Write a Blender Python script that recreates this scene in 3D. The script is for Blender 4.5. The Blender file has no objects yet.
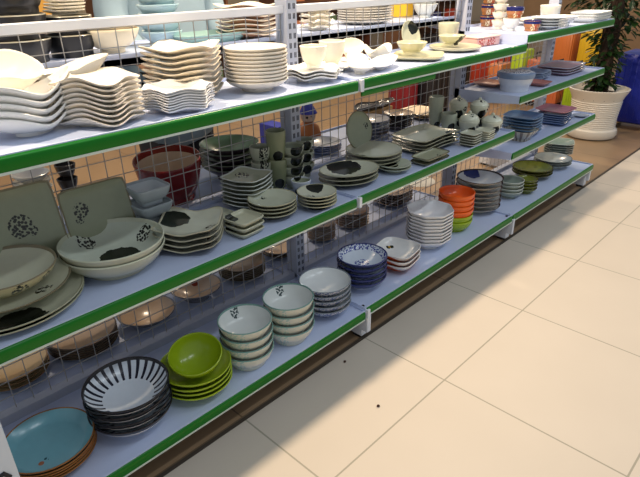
POS = {
    'turq': (-1.103, 0.167, 0.135, 0.113, 0.07),
    'strip': (-0.887, 0.13, 0.135, 0.114, 0.144),
    'greenS': (-0.666, 0.116, 0.135, 0.085, 0.13),
    'greenL': (-0.674, 0.117, 0.135, 0.107, 0.096),
    'teal': (-0.484, 0.102, 0.135, 0.085, 0.169),
    'white': (-0.298, 0.099, 0.135, 0.086, 0.168),
    'bluefoot': (-0.092, 0.121, 0.135, 0.095, 0.138),
    'blue': (0.138, 0.136, 0.146, 0.098, 0.138),
    'sqor': (0.357, 0.124, 0.146, 0.094, 0.091),
    'octo': (0.625, 0.144, 0.146, 0.105, 0.178),
    'orange': (0.863, 0.151, 0.146, 0.084, 0.195),
    'bluerim': (1.153, 0.19, 0.146, 0.117, 0.185),
    'greygreen': (1.432, 0.147, 0.146, 0.067, 0.11),
    'olsmall': (1.556, 0.109, 0.146, 0.051, 0.086),
    'olplate': (1.844, 0.204, 0.146, 0.117, 0.065),
    'grplate': (2.105, 0.19, 0.146, 0.113, 0.063),
    'sqgr': (2.389, 0.234, 0.146, 0.115, 0.092),
    'bbowl': (-1.074, 0.206, 0.581, 0.117, 0.085),
    'bplate2': (-1.08, 0.212, 0.581, 0.149, 0.05),
    'bplate': (-1.083, 0.204, 0.581, 0.18, 0.032),
    'bigbowl': (-0.807, 0.223, 0.581, 0.134, 0.076),
    'sq4': (-0.589, 0.189, 0.581, 0.11, 0.082),
    'sqsm': (-0.434, 0.132, 0.581, 0.046, 0.055),
    'sq7': (-0.28, 0.324, 0.581, 0.095, 0.112),
    'rnd4': (-0.282, 0.171, 0.581, 0.078, 0.068),
    'sm4': (-0.136, 0.109, 0.581, 0.065, 0.06),
    'cup1': (-0.081, 0.365, 0.581, 0.032, 0.075),
    'cups': (-0.057, 0.31, 0.581, 0.04, 0.16),
    'cups2': (0.057, 0.365, 0.581, 0.034, 0.148),
    'smallcup': (-0.164, 0.36, 0.581, 0.035, 0.17),
    'tallcup': (-0.085, 0.365, 0.581, 0.032, 0.222),
    'oval': (0.114, 0.187, 0.581, 0.116, 0.057),
    'rnd': (0.338, 0.28, 0.581, 0.119, 0.074),
    'small2': (0.334, 0.142, 0.581, 0.067, 0.032),
    'rect4': (0.689, 0.214, 0.581, 0.133, 0.068),
    'rectlow': (0.535, 0.168, 0.581, 0.089, 0.034),
    'sqR': (0.845, 0.1, 0.581, 0.036, 0.061),
    'sqR2': (0.959, 0.092, 0.581, 0.037, 0.053),
    'jar1': (1.161, 0.318, 0.581, 0.049, 0.064),
    'jar2': (1.152, 0.206, 0.581, 0.05, 0.067),
    'wavy': (-0.792, 0.169, 0.982, 0.087, 0.118),
    'bigsq': (-0.484, 0.285, 0.982, 0.119, 0.149),
    'smsq': (-0.588, 0.171, 0.982, 0.095, 0.063),
    'bowls': (-0.286, 0.203, 0.982, 0.09, 0.123),
    'cup': (0.036, 0.285, 0.982, 0.041, 0.09),
    'cupb': (0.228, 0.36, 0.982, 0.045, 0.085),
    'saucer': (-0.067, 0.171, 0.982, 0.093, 0.034),
    'leaf': (0.254, 0.188, 0.982, 0.072, 0.021),
    'platesq': (0.542, 0.216, 0.982, 0.12, 0.021),
    'bowlg': (0.56, 0.296, 0.982, 0.065, 0.06),
    'plater': (0.856, 0.226, 0.982, 0.114, 0.022),
    'bowlp': (0.946, 0.337, 0.982, 0.06, 0.05),
    'pink': (1.274, 0.326, 0.982, 0.089, 0.034),
    'mug': (1.424, 0.42, 1.02, 0.033, 0.134),
    'wbowl': (1.468, 0.36, 1.02, 0.038, 0.133),
    'whitecup': (1.419, 0.249, 1.02, 0.04, 0.059),
    'bluecup': (1.463, 0.179, 1.02, 0.037, 0.049),
    'bluecup2': (1.49, 0.25, 1.02, 0.04, 0.12),
    'C1pl': (1.586, 0.133, 1.02, 0.081, 0.057),
    'C1rect': (2.205, 0.139, 1.02, 0.11, 0.048),
    'lidbowl': (1.347, 0.151, 0.744, 0.085, 0.092),
    'C2blue': (1.878, 0.221, 0.744, 0.126, 0.042),
    'C2tray': (2.234, 0.201, 0.744, 0.172, 0.042),
    'C3blue': (1.602, 0.204, 0.466, 0.112, 0.09),
    'C3pink': (1.938, 0.159, 0.466, 0.095, 0.084),
    'C3strip': (1.474, 0.19, 0.466, 0.076, 0.061),
    'leafw': (-0.938, 0.238, 0.982, 0.093, 0.08),
    'boat': (-0.783, 0.31, 0.982, 0.066, 0.132),
    'jar3': (1.093, 0.36, 0.581, 0.04, 0.145),
    'jar4': (1.292, 0.37, 0.581, 0.048, 0.102),
    'jar5': (1.35, 0.32, 0.581, 0.048, 0.099),
    'jar6': (1.387, 0.25, 0.581, 0.048, 0.076),
    'jcup1': (1.287, 0.2, 0.581, 0.039, 0.054),
    'jcup2': (0.997, 0.33, 0.581, 0.034, 0.101),
    'rndup': (0.331, 0.34, 0.581, 0.078, 0.144),
    'sqA': (-0.974, 0.33, 0.581, 0.075, 0.203),
    'sqB': (-0.775, 0.36, 0.581, 0.085, 0.148),
    'sqC': (-0.627, 0.34, 0.581, 0.054, 0.125),
    'kb0': (-1.049, 0.6, 0.135, 0.103, 0.053),
    'kb4': (-0.82, 0.6, 0.135, 0.115, 0.046),
    'kb1': (-0.59, 0.57, 0.135, 0.116, 0.016),
    'kb2': (-0.37, 0.57, 0.135, 0.108, 0.031),
    'kb3': (-0.136, 0.57, 0.135, 0.102, 0.035),
    'kb5': (0.108, 0.6, 0.135, 0.092, 0.009),
    'kc0': (0.351, 0.57, 0.135, 0.067, 0.088),
    'kc1': (0.576, 0.57, 0.135, 0.086, 0.09),
    'kc2': (0.941, 0.6, 0.135, 0.117, 0.046),
    'kc3': (1.291, 0.66, 0.135, 0.109, -0.006),
    'mwhite': (-0.846, 0.62, 0.57, 0.051, 0.202),
    'mdark': (-0.729, 0.66, 0.57, 0.029, 0.203),
    'red': (-0.41, 0.57, 0.57, 0.112, 0.152),
    'green': (-0.121, 0.6, 0.57, 0.113, 0.142),
    'glass': (0.356, 0.56, 0.57, 0.076, 0.033),
    'gstack': (0.692, 0.56, 0.57, 0.092, 0.093),
    'drim': (0.904, 0.55, 0.57, 0.066, 0.076),
    'tanrect': (1.204, 0.62, 0.57, 0.111, 0.023),
    'serp': (0.918, 0.66, 0.57, 0.145, 0.125),
    'pot1': (-0.776, 0.6, 1.085, 0.067, 0.147),
    'pot2': (-0.655, 0.6, 1.085, 0.06, 0.118),
    'crm': (-0.528, 0.6, 1.085, 0.085, 0.105),
    'crm2': (-0.659, 0.62, 1.085, 0.057, 0.165),
    'wavb': (0.012, 0.6, 1.085, 0.103, 0.08),
    'blueb': (-0.316, 0.66, 1.085, 0.069, 0.158),
    'wb1': (0.36, 0.58, 1.085, 0.073, 0.069),
    'wb2': (0.711, 0.62, 1.085, 0.145, 0.083),
    'wb3': (1.161, 0.6, 1.085, 0.08, 0.118),
    'glz': (-0.257, 0.62, 1.085, 0.129, 0.06),
    'gnome': (0.383, 0.62, 0.57, 0.045, 0.198),
}   # where each stack stands: x, y, shelf height, radius, stack height (metres)
XK, YL1 = -0.582, -0.3495
CR1, CR2 = (-0.243, -0.261), (-0.146, -0.027)
FLOOR_A, FLOOR_B = (190, 179, 164), (201, 190, 175)
CARD = (-1.215, -.02, .135)
WARM = (1.0, .79, .56); COOL = (.86, .93, 1.0)
SPOTS = [(-1.2, .30, 2.2, 85), (.2, .30, 2.2, 112), (1.7, .30, 2.2, 90), (3.1, .30, 2.2, 50), (.4, 2.6, 3.0, 145), (3.0, 2.6, 3.0, 145), (5.5, 2.4, 3.0, 100)]
TUBES = [(-.5, -1.6, 16), (1.5, -1.6, 16), (3.5, -1.6, 16)]
AMB = (.88, .94, 1.0, 1); AMBS = .41
EXPO = 0.0
import bpy, bmesh, math, random
from mathutils import Vector, Matrix
random.seed(7)
PI = math.pi
S = bpy.context.scene
COL = S.collection

# ------------------------------------------------------------------ materials
def lin(c):
    return tuple(((x/255)/12.92 if x/255 <= 0.04045 else ((x/255+0.055)/1.055)**2.4) for x in c) + (1,)

_M = {}
def mat(key, rgb, rough=.3, metal=0., spec=.5, trans=0., noise=0., nscale=20, coat=0.):
    if key in _M: return _M[key]
    m = bpy.data.materials.new(key); m.use_nodes = True
    nt = m.node_tree; b = nt.nodes['Principled BSDF']
    b.inputs['Base Color'].default_value = lin(rgb)
    b.inputs['Roughness'].default_value = rough
    b.inputs['Metallic'].default_value = metal
    b.inputs['Specular IOR Level'].default_value = spec
    b.inputs['Transmission Weight'].default_value = trans
    b.inputs['Coat Weight'].default_value = coat
    if noise:
        tc = nt.nodes.new('ShaderNodeTexCoord'); n = nt.nodes.new('ShaderNodeTexNoise')
        n.inputs['Scale'].default_value = nscale; n.inputs['Detail'].default_value = 4
        nt.links.new(tc.outputs['Object'], n.inputs['Vector'])
        mx = nt.nodes.new('ShaderNodeMix'); mx.data_type = 'RGBA'; mx.blend_type = 'MIX'
        c = lin(rgb); mx.inputs['A'].default_value = tuple(x*(1-noise) for x in c[:3])+(1,)
        mx.inputs['B'].default_value = tuple(min(1, x*(1+noise)) for x in c[:3])+(1,)
        nt.links.new(n.outputs['Fac'], mx.inputs['Factor']); nt.links.new(mx.outputs['Result'], b.inputs['Base Color'])
    _M[key] = m; return m

def glaze(key, rgb, spots=(), stripes=None, rough=.22, ringbands=(), noise=.06):
    """Ceramic glaze with painted motifs placed in the dish's own coordinates.
    spots: (x, y, radius, rgb, 'solid'|'speckle'); stripes: (count, duty, r0, rgb); ringbands: (r0, r1, rgb, speckled)."""
    if key in _M: return _M[key]
    m = bpy.data.materials.new(key); m.use_nodes = True
    nt = m.node_tree; N = nt.nodes; L = nt.links; b = N['Principled BSDF']
    b.inputs['Roughness'].default_value = rough
    tc = N.new('ShaderNodeTexCoord')
    def math_(op, a, c=None):
        n = N.new('ShaderNodeMath'); n.operation = op
        for i, v in enumerate((a, c)):
            if v is None: continue
            if isinstance(v, (int, float)): n.inputs[i].default_value = v
            else: L.new(v, n.inputs[i])
        return n.outputs[0]
    sep = N.new('ShaderNodeSeparateXYZ'); L.new(tc.outputs['Object'], sep.inputs[0])
    nz = N.new('ShaderNodeTexNoise'); nz.inputs['Scale'].default_value = 45; L.new(tc.outputs['Object'], nz.inputs['Vector'])
    base = N.new('ShaderNodeMix'); base.data_type = 'RGBA'
    c = lin(rgb); base.inputs['A'].default_value = tuple(x*(1-noise) for x in c[:3])+(1,); base.inputs['B'].default_value = tuple(min(1, x*(1+noise)) for x in c[:3])+(1,)
    L.new(nz.outputs['Fac'], base.inputs['Factor']); cur = base.outputs['Result']
    def over(cur, mask, col):
        mx = N.new('ShaderNodeMix'); mx.data_type = 'RGBA'
        L.new(mask, mx.inputs['Factor']); L.new(cur, mx.inputs['A']); mx.inputs['B'].default_value = lin(col)
        return mx.outputs['Result']
    X, Y = sep.outputs[0], sep.outputs[1]
    vor = N.new('ShaderNodeTexVoronoi'); vor.inputs['Scale'].default_value = 130; L.new(tc.outputs['Object'], vor.inputs['Vector'])
    r_ = math_('SQRT', math_('ADD', math_('MULTIPLY', X, X), math_('MULTIPLY', Y, Y)))
    for (x, y, r, col, mode, *zz) in spots:
        dx = math_('SUBTRACT', X, x); dy = math_('SUBTRACT', Y, y)
        d = math_('ADD', math_('MULTIPLY', dx, dx), math_('MULTIPLY', dy, dy))
        if zz:
            dz = math_('SUBTRACT', sep.outputs[2], zz[0]); d = math_('ADD', d, math_('MULTIPLY', dz, dz))
        d = math_('SQRT', d)
        d = math_('ADD', d, math_('MULTIPLY', math_('SUBTRACT', nz.outputs['Fac'], .5), r*.5))
        mask = math_('LESS_THAN', d, r)
        if mode == 'speckle': mask = math_('MULTIPLY', mask, math_('LESS_THAN', vor.outputs['Distance'], .52))
        cur = over(cur, mask, col)
    if stripes:
        n, duty, r0, col = stripes
        ang = math_('ARCTAN2', Y, X)
        s = math_('SINE', math_('MULTIPLY', ang, float(n)))
        mask = math_('MULTIPLY', math_('GREATER_THAN', s, duty), math_('GREATER_THAN', r_, r0))
        cur = over(cur, mask, col)
    for (r0, r1, col, sp) in ringbands:
        mask = math_('MULTIPLY', math_('GREATER_THAN', r_, r0), math_('LESS_THAN', r_, r1))
        if sp: mask = math_('MULTIPLY', mask, math_('LESS_THAN', vor.outputs['Distance'], .5))
        cur = over(cur, mask, col)
    L.new(cur, b.inputs['Base Color'])
    _M[key] = m; return m

# ------------------------------------------------------------------ object helpers
def link_mesh(name, bm, mats, parent=None, smooth=True, angle=40):
    me = bpy.data.meshes.new(name)
    bmesh.ops.recalc_face_normals(bm, faces=bm.faces)
    bm.to_mesh(me); bm.free()
    for m in (mats if isinstance(mats, (list, tuple)) else [mats]): me.materials.append(m)
    if smooth:
        for p in me.polygons: p.use_smooth = True
        me.set_sharp_from_angle(angle=math.radians(angle))
    o = bpy.data.objects.new(name, me); COL.objects.link(o)
    if parent: o.parent = parent
    return o

def tag(o, label, cat, group=None):
    o['label'] = label; o['category'] = cat
    if group: o['group'] = group
    elif 'group' in o: del o['group']
    return o

def thing(name, label, cat, loc=(0, 0, 0), rz=0, group=None):
    o = bpy.data.objects.new(name, None); COL.objects.link(o)
    o.location = loc; o.rotation_euler = (0, 0, rz); o.empty_display_size = .02
    return tag(o, label, cat, group)

def dup(root):
    r = root.copy(); COL.objects.link(r)
    for ch in list(root.children):
        c = ch.copy(); COL.objects.link(c); c.parent = r
        for g in list(ch.children):
            d = g.copy(); COL.objects.link(d); d.parent = c
    return r

def bx(bm, x0, x1, y0, y1, z0, z1, mi=0, bev=0):
    r = bmesh.ops.create_cube(bm, size=1)
    for v in r['verts']:
        v.co = Vector(((x0+x1)/2 + v.co.x*(x1-x0), (y0+y1)/2 + v.co.y*(y1-y0), (z0+z1)/2 + v.co.z*(z1-z0)))
    fs = {f for v in r['verts'] for f in v.link_faces}
    for f in fs: f.material_index = mi
    if bev:
        es = {e for f in fs for e in f.edges}
        bmesh.ops.bevel(bm, geom=list(es), offset=bev, segments=2, affect='EDGES', profile=.5)
    return r['verts']

def tube(bm, pts, rad, n=8, mi=0, closed=False):
    rings = []
    P = [Vector(p) for p in pts]
    for i, p in enumerate(P):
        if closed: t = (P[(i+1) % len(P)] - P[i-1]).normalized()
        else: t = (P[min(i+1, len(P)-1)] - P[max(i-1, 0)]).normalized()
        a = Vector((0, 0, 1)) if abs(t.z) < .9 else Vector((1, 0, 0))
        u = t.cross(a).normalized(); w = t.cross(u)
        r = rad[i] if isinstance(rad, (list, tuple)) else rad
        rings.append([bm.verts.new(p + (u*math.cos(2*PI*k/n) + w*math.sin(2*PI*k/n))*r) for k in range(n)])
    m = len(rings)
    for i in range(m if closed else m-1):
        A, B = rings[i], rings[(i+1) % m]
        for k in range(n):
            f = bm.faces.new((A[k], A[(k+1) % n], B[(k+1) % n], B[k])); f.material_index = mi
    if not closed:
        bm.faces.new(rings[0][::-1]).material_index = mi; bm.faces.new(rings[-1]).material_index = mi

def shape_fn(kind):
    if kind == 'sharpsquare': return lambda a: 1/((abs(math.cos(a))**16+abs(math.sin(a))**16)**(1/16))
    if kind == 'round': return lambda a: 1.
    if kind == 'square': return lambda a: 1/((abs(math.cos(a))**7+abs(math.sin(a))**7)**(1/7))
    if kind == 'softsquare': return lambda a: 1/((abs(math.cos(a))**4+abs(math.sin(a))**4)**(1/4))
    if kind == 'octagon': return lambda a: math.cos(PI/8)/math.cos(((a+PI/8) % (PI/4))-PI/8)*1.02
    if kind == 'hexwave': return lambda a: (math.cos(PI/6)/math.cos(((a+PI/6) % (PI/3))-PI/6))*(1+.016*math.cos(12*a))
    if kind == 'leaf': return lambda a: 1+.16*math.cos(2*a)+.05*math.cos(3*a+.6)
    return lambda a: 1.

def dish(name, R, H, p=2.2, foot=.5, th=.0035, inner=None, rim=None, outer=None, shape='round', wave=None,
         ax=1., ay=1., rimw=.03, N=48, flat=None, footring=False, rz=0):
    """One dish as a closed shell. Profile: z = (t**p) between foot and rim, optional flat base up to `flat`."""
    sf = shape_fn(shape)
    zb = min(.008, H*.3)
    def zi(t):
        if flat is not None:
            if t <= flat: return zb
            t = (t-flat)/(1-flat)
        if p < 0:
            k = .965 if p > -4.5 else .99
            return zb + (H-zb)*(1-math.sqrt(max(0, 1-(k*t)**-p)))/(1-math.sqrt(1-k**-p))
        return zb + (H-zb)*t**p
    ts = [0, .15, .3, .42, .52, .6, .68, .75, .82, .88, .93, .97]
    if flat is not None: ts = sorted(set([0, .3, flat] + [flat+(1-flat)*k for k in (.12, .25, .4, .55, .7, .85, .95)]))
    rw = 1-rimw
    ts = [t for t in ts if t < rw-.005] + [rw]
    prof = [(t, zi(t), 'i') for t in ts]
    prof += [(1-.3*th/R, H-.0008, 'r'), (1., H, 'r'), (1+.6*th/R, H-.0006, 'r')]
    def off(t):                       # shell offset along the wall's normal
        e = 1e-3; dz = (zi(min(1, t+e))-zi(t-e if t > e else 0))/(R*(min(1, t+e)-(t-e if t > e else 0)))
        l = math.hypot(1, dz); return (t + th*dz/l/R, zi(t) - th/l)
    outs = [off(t) for t in ts if t > foot]; outs.append(off(.995))
    outs = sorted(outs, key=lambda q: -q[0])
    first = outs[0]
    prof.append((first[0], min(first[1], H-.0015), 'r'))
    started = False
    for q in outs[1:]:
        prof.append((q[0], max(q[1], .0015), 'r' if q[0] > rw+th/R and not started else 'o'))
    # foot ring
    ff = foot
    zf = max(off(ff)[1], .002)
    prof += [(ff+.02, zf, 'o'), (ff+.01, 0, 'f'), (ff-.03, 0, 'f'), (ff-.05, min(zf, .004), 'f'), (0, min(zf, .004), 'f')]
    n = len(prof)
    def co(t, z, a):
        s = 1 + (sf(a)-1)*min(1, (t/.35)) if t > 0 else 1
        w = 0
        if wave: w = wave(a)*max(0, t)**3
        return Vector((t*s*R*math.cos(a)*ax, t*s*R*math.sin(a)*ay, z+w))
    def build(zones):
        bm = bmesh.new(); cache = {}
        def V(i, k):
            t = prof[i][0]; kk = 0 if t == 0 else k % N
            if (i, kk) not in cache: cache[(i, kk)] = bm.verts.new(co(prof[i][0], prof[i][1], 2*PI*kk/N + rz))
            return cache[(i, kk)]
        for i in range(n-1):
            z = prof[i+1][2] if prof[i+1][2] != 'i' else 'i'
            if z not in zones: continue
            for k in range(N):
                vs = []
                for q in (V(i, k), V(i+1, k), V(i+1, k+1), V(i, k+1)):
                    if q not in vs: vs.append(q)
                if len(vs) > 2:
                    try: bm.faces.new(vs).material_index = zones[z]
                    except ValueError: pass
        return bm
    zones = {'i': 0, 'o': 1}
    if rim is None: zones['r'] = 1
    if not footring: zones['f'] = 1
    root = link_mesh(name, build(zones), [inner, outer or inner], angle=50)
    if rim is not None: link_mesh('rim', build({'r': 0}), [rim], root, angle=50)
    if footring: link_mesh('foot_ring', build({'f': 0}), [outer or inner], root)
    return root

ORD = ['topmost', 'second from top', 'third from top', 'fourth from top', 'fifth from top', 'sixth from top', 'seventh from top',
       'eighth from top', 'ninth from top', 'tenth from top', 'eleventh from top', 'twelfth from top']
def stack(key, n, H, proto, look, where, cat, group=None, rz=0, jit=.0015, y=None, turn=.12, h=None, top=None, below_extra=0):
    x, yy, z0, r, hh = POS[key]
    if h is not None: hh = h
    if y is not None: yy = y
    z0 += .0006 + below_extra
    pitch = 0 if n == 1 else (hh-below_extra-H)/(n-1)
    grp = group or (f"{look} {where}" if n > 1 else None)
    for i in range(n):                       # i = 0 is the lowest
        o = proto if i == 0 else dup(proto)
        o.location = (x+random.uniform(-jit, jit)*(i > 0), yy+random.uniform(-jit, jit)*(i > 0), z0+i*pitch)
        o.rotation_euler = (0, 0, rz + random.uniform(-turn, turn)*(i > 0)*.3)
        k = n-1-i
        if n == 1: lab = f"{look} {where}"
        elif k == n-1: lab = f"{look}, lowest of stack {where}"
        elif k == 0: lab = f"{top or look}, topmost of stack {where}"
        else: lab = f"{look}, {ORD[k]} of stack {where}"
        tag(o, lab, cat, grp if n > 1 else group)
    return proto
R_ = lambda k: POS[k][3]

# ------------------------------------------------------------------ setting: floors and walls
def floor_mat(key, base, var, grout, tile, ox, oy, rough, limy=None):
    m = bpy.data.materials.new(key); m.use_nodes = True
    nt = m.node_tree; N = nt.nodes; L = nt.links; b = N['Principled BSDF']
    b.inputs['Roughness'].default_value = rough
    tc = N.new('ShaderNodeTexCoord'); sep = N.new('ShaderNodeSeparateXYZ'); L.new(tc.outputs['Object'], sep.inputs[0])
    def M(op, a, c=None):
        n = N.new('ShaderNodeMath'); n.operation = op
        for i, v in enumerate((a, c)):
            if v is None: continue
            if isinstance(v, (int, float)): n.inputs[i].default_value = v
            else: L.new(v, n.inputs[i])
        return n.outputs[0]
    def line(s, o):
        t = M('DIVIDE', M('SUBTRACT', s, o), tile)
        fr = M('SUBTRACT', t, M('FLOOR', M('ADD', t, .5)))
        return M('LESS_THAN', M('ABSOLUTE', fr), .0028/tile)
    g = M('MAXIMUM', line(sep.outputs[0], ox), line(sep.outputs[1], oy))
    nz = N.new('ShaderNodeTexNoise'); nz.inputs['Scale'].default_value = 2.5; nz.inputs['Detail'].default_value = 5; L.new(tc.outputs['Object'], nz.inputs['Vector'])
    mx = N.new('ShaderNodeMix'); mx.data_type = 'RGBA'; L.new(nz.outputs['Fac'], mx.inputs['Factor'])
    mx.inputs['A'].default_value = lin(base); mx.inputs['B'].default_value = lin(var)
    m2 = N.new('ShaderNodeMix'); m2.data_type = 'RGBA'; L.new(g, m2.inputs['Factor']); L.new(mx.outputs['Result'], m2.inputs['A']); m2.inputs['B'].default_value = lin(grout)
    L.new(m2.outputs['Result'], b.inputs['Base Color'])
    return m
def struct(name, bm, m):
    o = link_mesh(name, bm, m, smooth=False); o['kind'] = 'structure'; return o
b = bmesh.new(); bx(b, -6, 14, -6, .018, -.06, 0)
struct('floor', b, floor_mat('white_floor_tile', FLOOR_A, FLOOR_B, (150, 144, 128), .6, XK, YL1, .5))
b = bmesh.new(); bx(b, -6, 14, .018, 9, -.06, -.0005)
struct('floor_tan', b, floor_mat('tan_floor_tile', (134, 110, 84), (154, 128, 98), (100, 82, 62), .6, XK, .03, .35))
b = bmesh.new(); bx(b, -6, 14, .012, .026, -.02, .0012)
struct('trim_1', b, mat('floor_joint_dark', (62, 54, 44), .7))
b = bmesh.new(); bx(b, -6, 14, 9, 9.1, 0, 3.2)
struct('wall_back', b, mat('wall_cream', (190, 172, 145), .8, noise=.05, nscale=3))
b = bmesh.new(); bx(b, 14, 14.1, -6, 9, 0, 3.2)
struct('wall_side', b, mat('wall_side_paint', (196, 180, 160), .8, noise=.05, nscale=3))

# ------------------------------------------------------------------ gondola shelving
WHITE = mat('shelf_white_enamel', (188, 200, 228), .32, noise=.03, nscale=6)
POST = mat('post_grey_enamel', (176, 182, 198), .4)
GREEN = mat('price_strip_green', (4, 104, 16), .3, spec=.3)
LIPW = mat('strip_edge_white', (196, 206, 196), .4)
SLOT = mat('slot_dark', (34, 36, 48), .8)
WIRE = mat('wire_grey', (164, 162, 160), .4)
BLK = mat('rubber_black', (22, 22, 24), .6)
WCLIP = mat('clip_white', (215, 218, 225), .35)

def strip_profile(bm, x0, x1, y, z, h, side=-1, t=.006):
    pts = [(0, z), (side*t*.7, z-.002), (side*t, z-h*.22), (side*t*1.1, z-h*.5), (side*t, z-h*.8), (side*t*.8, z-h), (0, z-h)]
    A = [bm.verts.new((x0, y+a, c)) for a, c in pts]; B = [bm.verts.new((x1, y+a, c)) for a, c in pts]
    for i in range(len(pts)):
        j = (i+1) % len(pts); bm.faces.new((A[i], A[j], B[j], B[i]))
    bm.faces.new(A[::-1]); bm.faces.new(B)

def shelf(unit, x0, x1, yf, yb, deck, lip, side=-1, h=.031, strip2=None):
    """side -1: front faces the aisle of the camera; +1: the other aisle."""
    b = bmesh.new()
    a, c = min(yf, yb), max(yf, yb)
    bx(b, x0+.003, x1-.003, a, c, deck-.022, deck)
    # folded front lip and rear upstand
    bx(b, x0+.003, x1-.003, (yf if side < 0 else yf-.006), (yf+.006 if side < 0 else yf), deck-.026, lip+.0015)
    bx(b, x0+.003, x1-.003, (yb-.003 if side < 0 else yb), (yb if side < 0 else yb+.003), deck-.022, deck+.012)
    s = link_mesh('shelf', b, WHITE, unit, smooth=False)
    b = bmesh.new(); strip_profile(b, x0+.006, x1-.006, yf, lip-.001, h, side)
    link_mesh('price_strip', b, GREEN, s, angle=60)
    b = bmesh.new(); bx(b, x0+.006, x1-.006, yf+side*.006 if side < 0 else yf, yf if side < 0 else yf+.006, lip-h-.0065, lip-h-.001)
    link_mesh('strip_edge', b, LIPW, s, smooth=False)
    for xs in (x0, x1-.003):
        b = bmesh.new()
        pts = [(yf, lip+.001), (yb, lip+.001), (yb, deck-.06), (yf, deck-.026)]
        A = [b.verts.new((xs, p, q)) for p, q in pts]; B = [b.verts.new((xs+.003, p, q)) for p, q in pts]
        for i in range(4): b.faces.new((A[i], A[(i+1) % 4], B[(i+1) % 4], B[i]))
        b.faces.new(A[::-1]); b.faces.new(B)
        link_mesh('bracket', b, WHITE, s, smooth=False)
    return s

def wire_grid(unit, x0, x1, y, z0, z1, pitch=.05, r=.0011):
    b = bmesh.new()
    n = int(round((x1-x0)/pitch))
    for i in range(n+1):
        x = x0+(x1-x0)*i/n; bx(b, x-r, x+r, y-r, y+r, z0, z1)
    m = int(round((z1-z0)/pitch))
    for j in range(m+1):
        z = z0+(z1-z0)*j/m; bx(b, x0, x1, y-3*r, y-r, z-r, z+r)
    return link_mesh('wire_panel', b, WIRE, unit, smooth=False)

def upright(unit, x, z1):
    b = bmesh.new(); bx(b, x, x+.048, .372, .432, 0.0, z1, bev=.002)
    u = link_mesh('upright', b, POST, unit, smooth=False)
    b = bmesh.new(); z = .1
    while z < z1-.03:
        for dx in (.010, .016, .031, .037):
            bx(b, x+dx-.0016, x+dx+.0016, .3712, .3735, z, z+.018)
        z += .032
    link_mesh('slots', b, SLOT, u, smooth=False)
    b = bmesh.new(); bx(b, x+.004, x+.044, .02, .78, .012, .075, bev=.002)
    f = link_mesh('base_foot', b, WCLIP, unit, smooth=False)
    for yy in (.05, .75):
        b = bmesh.new(); bx(b, x+.008, x+.04, yy-.018, yy+.018, 0, .0125)
        link_mesh('rubber_foot', b, BLK, f, smooth=False)

def unit(label, x0, x1, front, back, top, postz, grid_top, rail=True, right_post=False, left_post=True):
    u = thing('shelving_unit', label, 'shelf', (0, 0, 0), group='green-edged steel shelving units joined in one run')
    for (yf, deck, lip) in front: shelf(u, x0, x1, yf, .52 if lip > 1 else .40, deck, lip)
    for (yf, deck, lip) in back: shelf(u, x0, x1, yf, .436, deck, lip, side=1)
    wire_grid(u, x0+.05, x1-.002, .405, .16, grid_top)
    if left_post: upright(u, x0, postz)
    if right_post: upright(u, x1-.048, postz)
    if rail:
        b = bmesh.new(); bx(b, x0+.04, x1, .385, .415, grid_top+.003, grid_top+.027, bev=.002)
        link_mesh('top_rail', b, WCLIP, u, smooth=False)
    b = bmesh.new(); bx(b, x0+.05, x1-.002, .385, .42, .06, .165, bev=.002)
    link_mesh('base_beam', b, POST, u, smooth=False)
    return u
BX = 1.18; CX = 2.30
uA = unit('green-edged steel shelving unit with turquoise plates on its bottom shelf', -1.36, 0,
     [(.05, .982, .988), (.05, .581, .587), (0, .135, .141)], [(.8, 1.085, 1.09), (.8, .57, .576), (.84, .135, .141)], 0, 1.42, 1.172)
uB = unit('green-edged steel shelving unit holding the orange bowls and white octagonal bowls', 0, BX,
     [(.05, .982, .991), (.05, .581, .591), (0, .146, .154)], [(.8, 1.085, 1.09), (.8, .57, .576), (.84, .135, .141)], 0, 1.42, 1.172)
uC = unit('green-edged steel shelving unit at the far end beside the potted tree', BX, CX,
     [(.05, 1.02, 1.028), (.05, .744, .752), (.05, .466, .474), (0, .146, .154)], [], 0, 1.42, .97, rail=False, right_post=True)
for u, xs in ((uA, ((.982, .05), (.581, .05), (.14, 0))),):
    for (z, y) in xs:
        b = bmesh.new(); bx(b, 0.001, .016, y-.013, y+.012, z-.031, z+.008, bev=.002)
        link_mesh('joint_clip', b, WCLIP, uB, smooth=False)
b = bmesh.new(); strip_profile(b, .018, .44, .054, .958, .024)
link_mesh('lower_price_strip', b, GREEN, uB, angle=60)
b = bmesh.new(); bx(b, .0, .022, -.012, .05, .045, .13, bev=.003); link_mesh('end_cap', b, WCLIP, uB, smooth=False)
b = bmesh.new(); bx(b, BX+.001, BX+.02, -.012, .05, .045, .132, bev=.003); link_mesh('end_cap', b, WCLIP, uC, smooth=False)
b = bmesh.new(); bx(b, CX-.03, CX-.008, .0, .05, .045, .125, bev=.003); link_mesh('end_cap', b, WCLIP, uC, smooth=False)
for xx, zz in ((.012, .148), (BX-.014, .148), (BX+.012, .148)):
    b = bmesh.new(); bmesh.ops.create_cone(b, cap_ends=True, segments=12, radius1=.006, radius2=.006, depth=.004, matrix=Matrix.Translation((xx, .022, zz+.001)))
    link_mesh('plug', b, SLOT, uB if xx < BX else uC, smooth=False)

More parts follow.
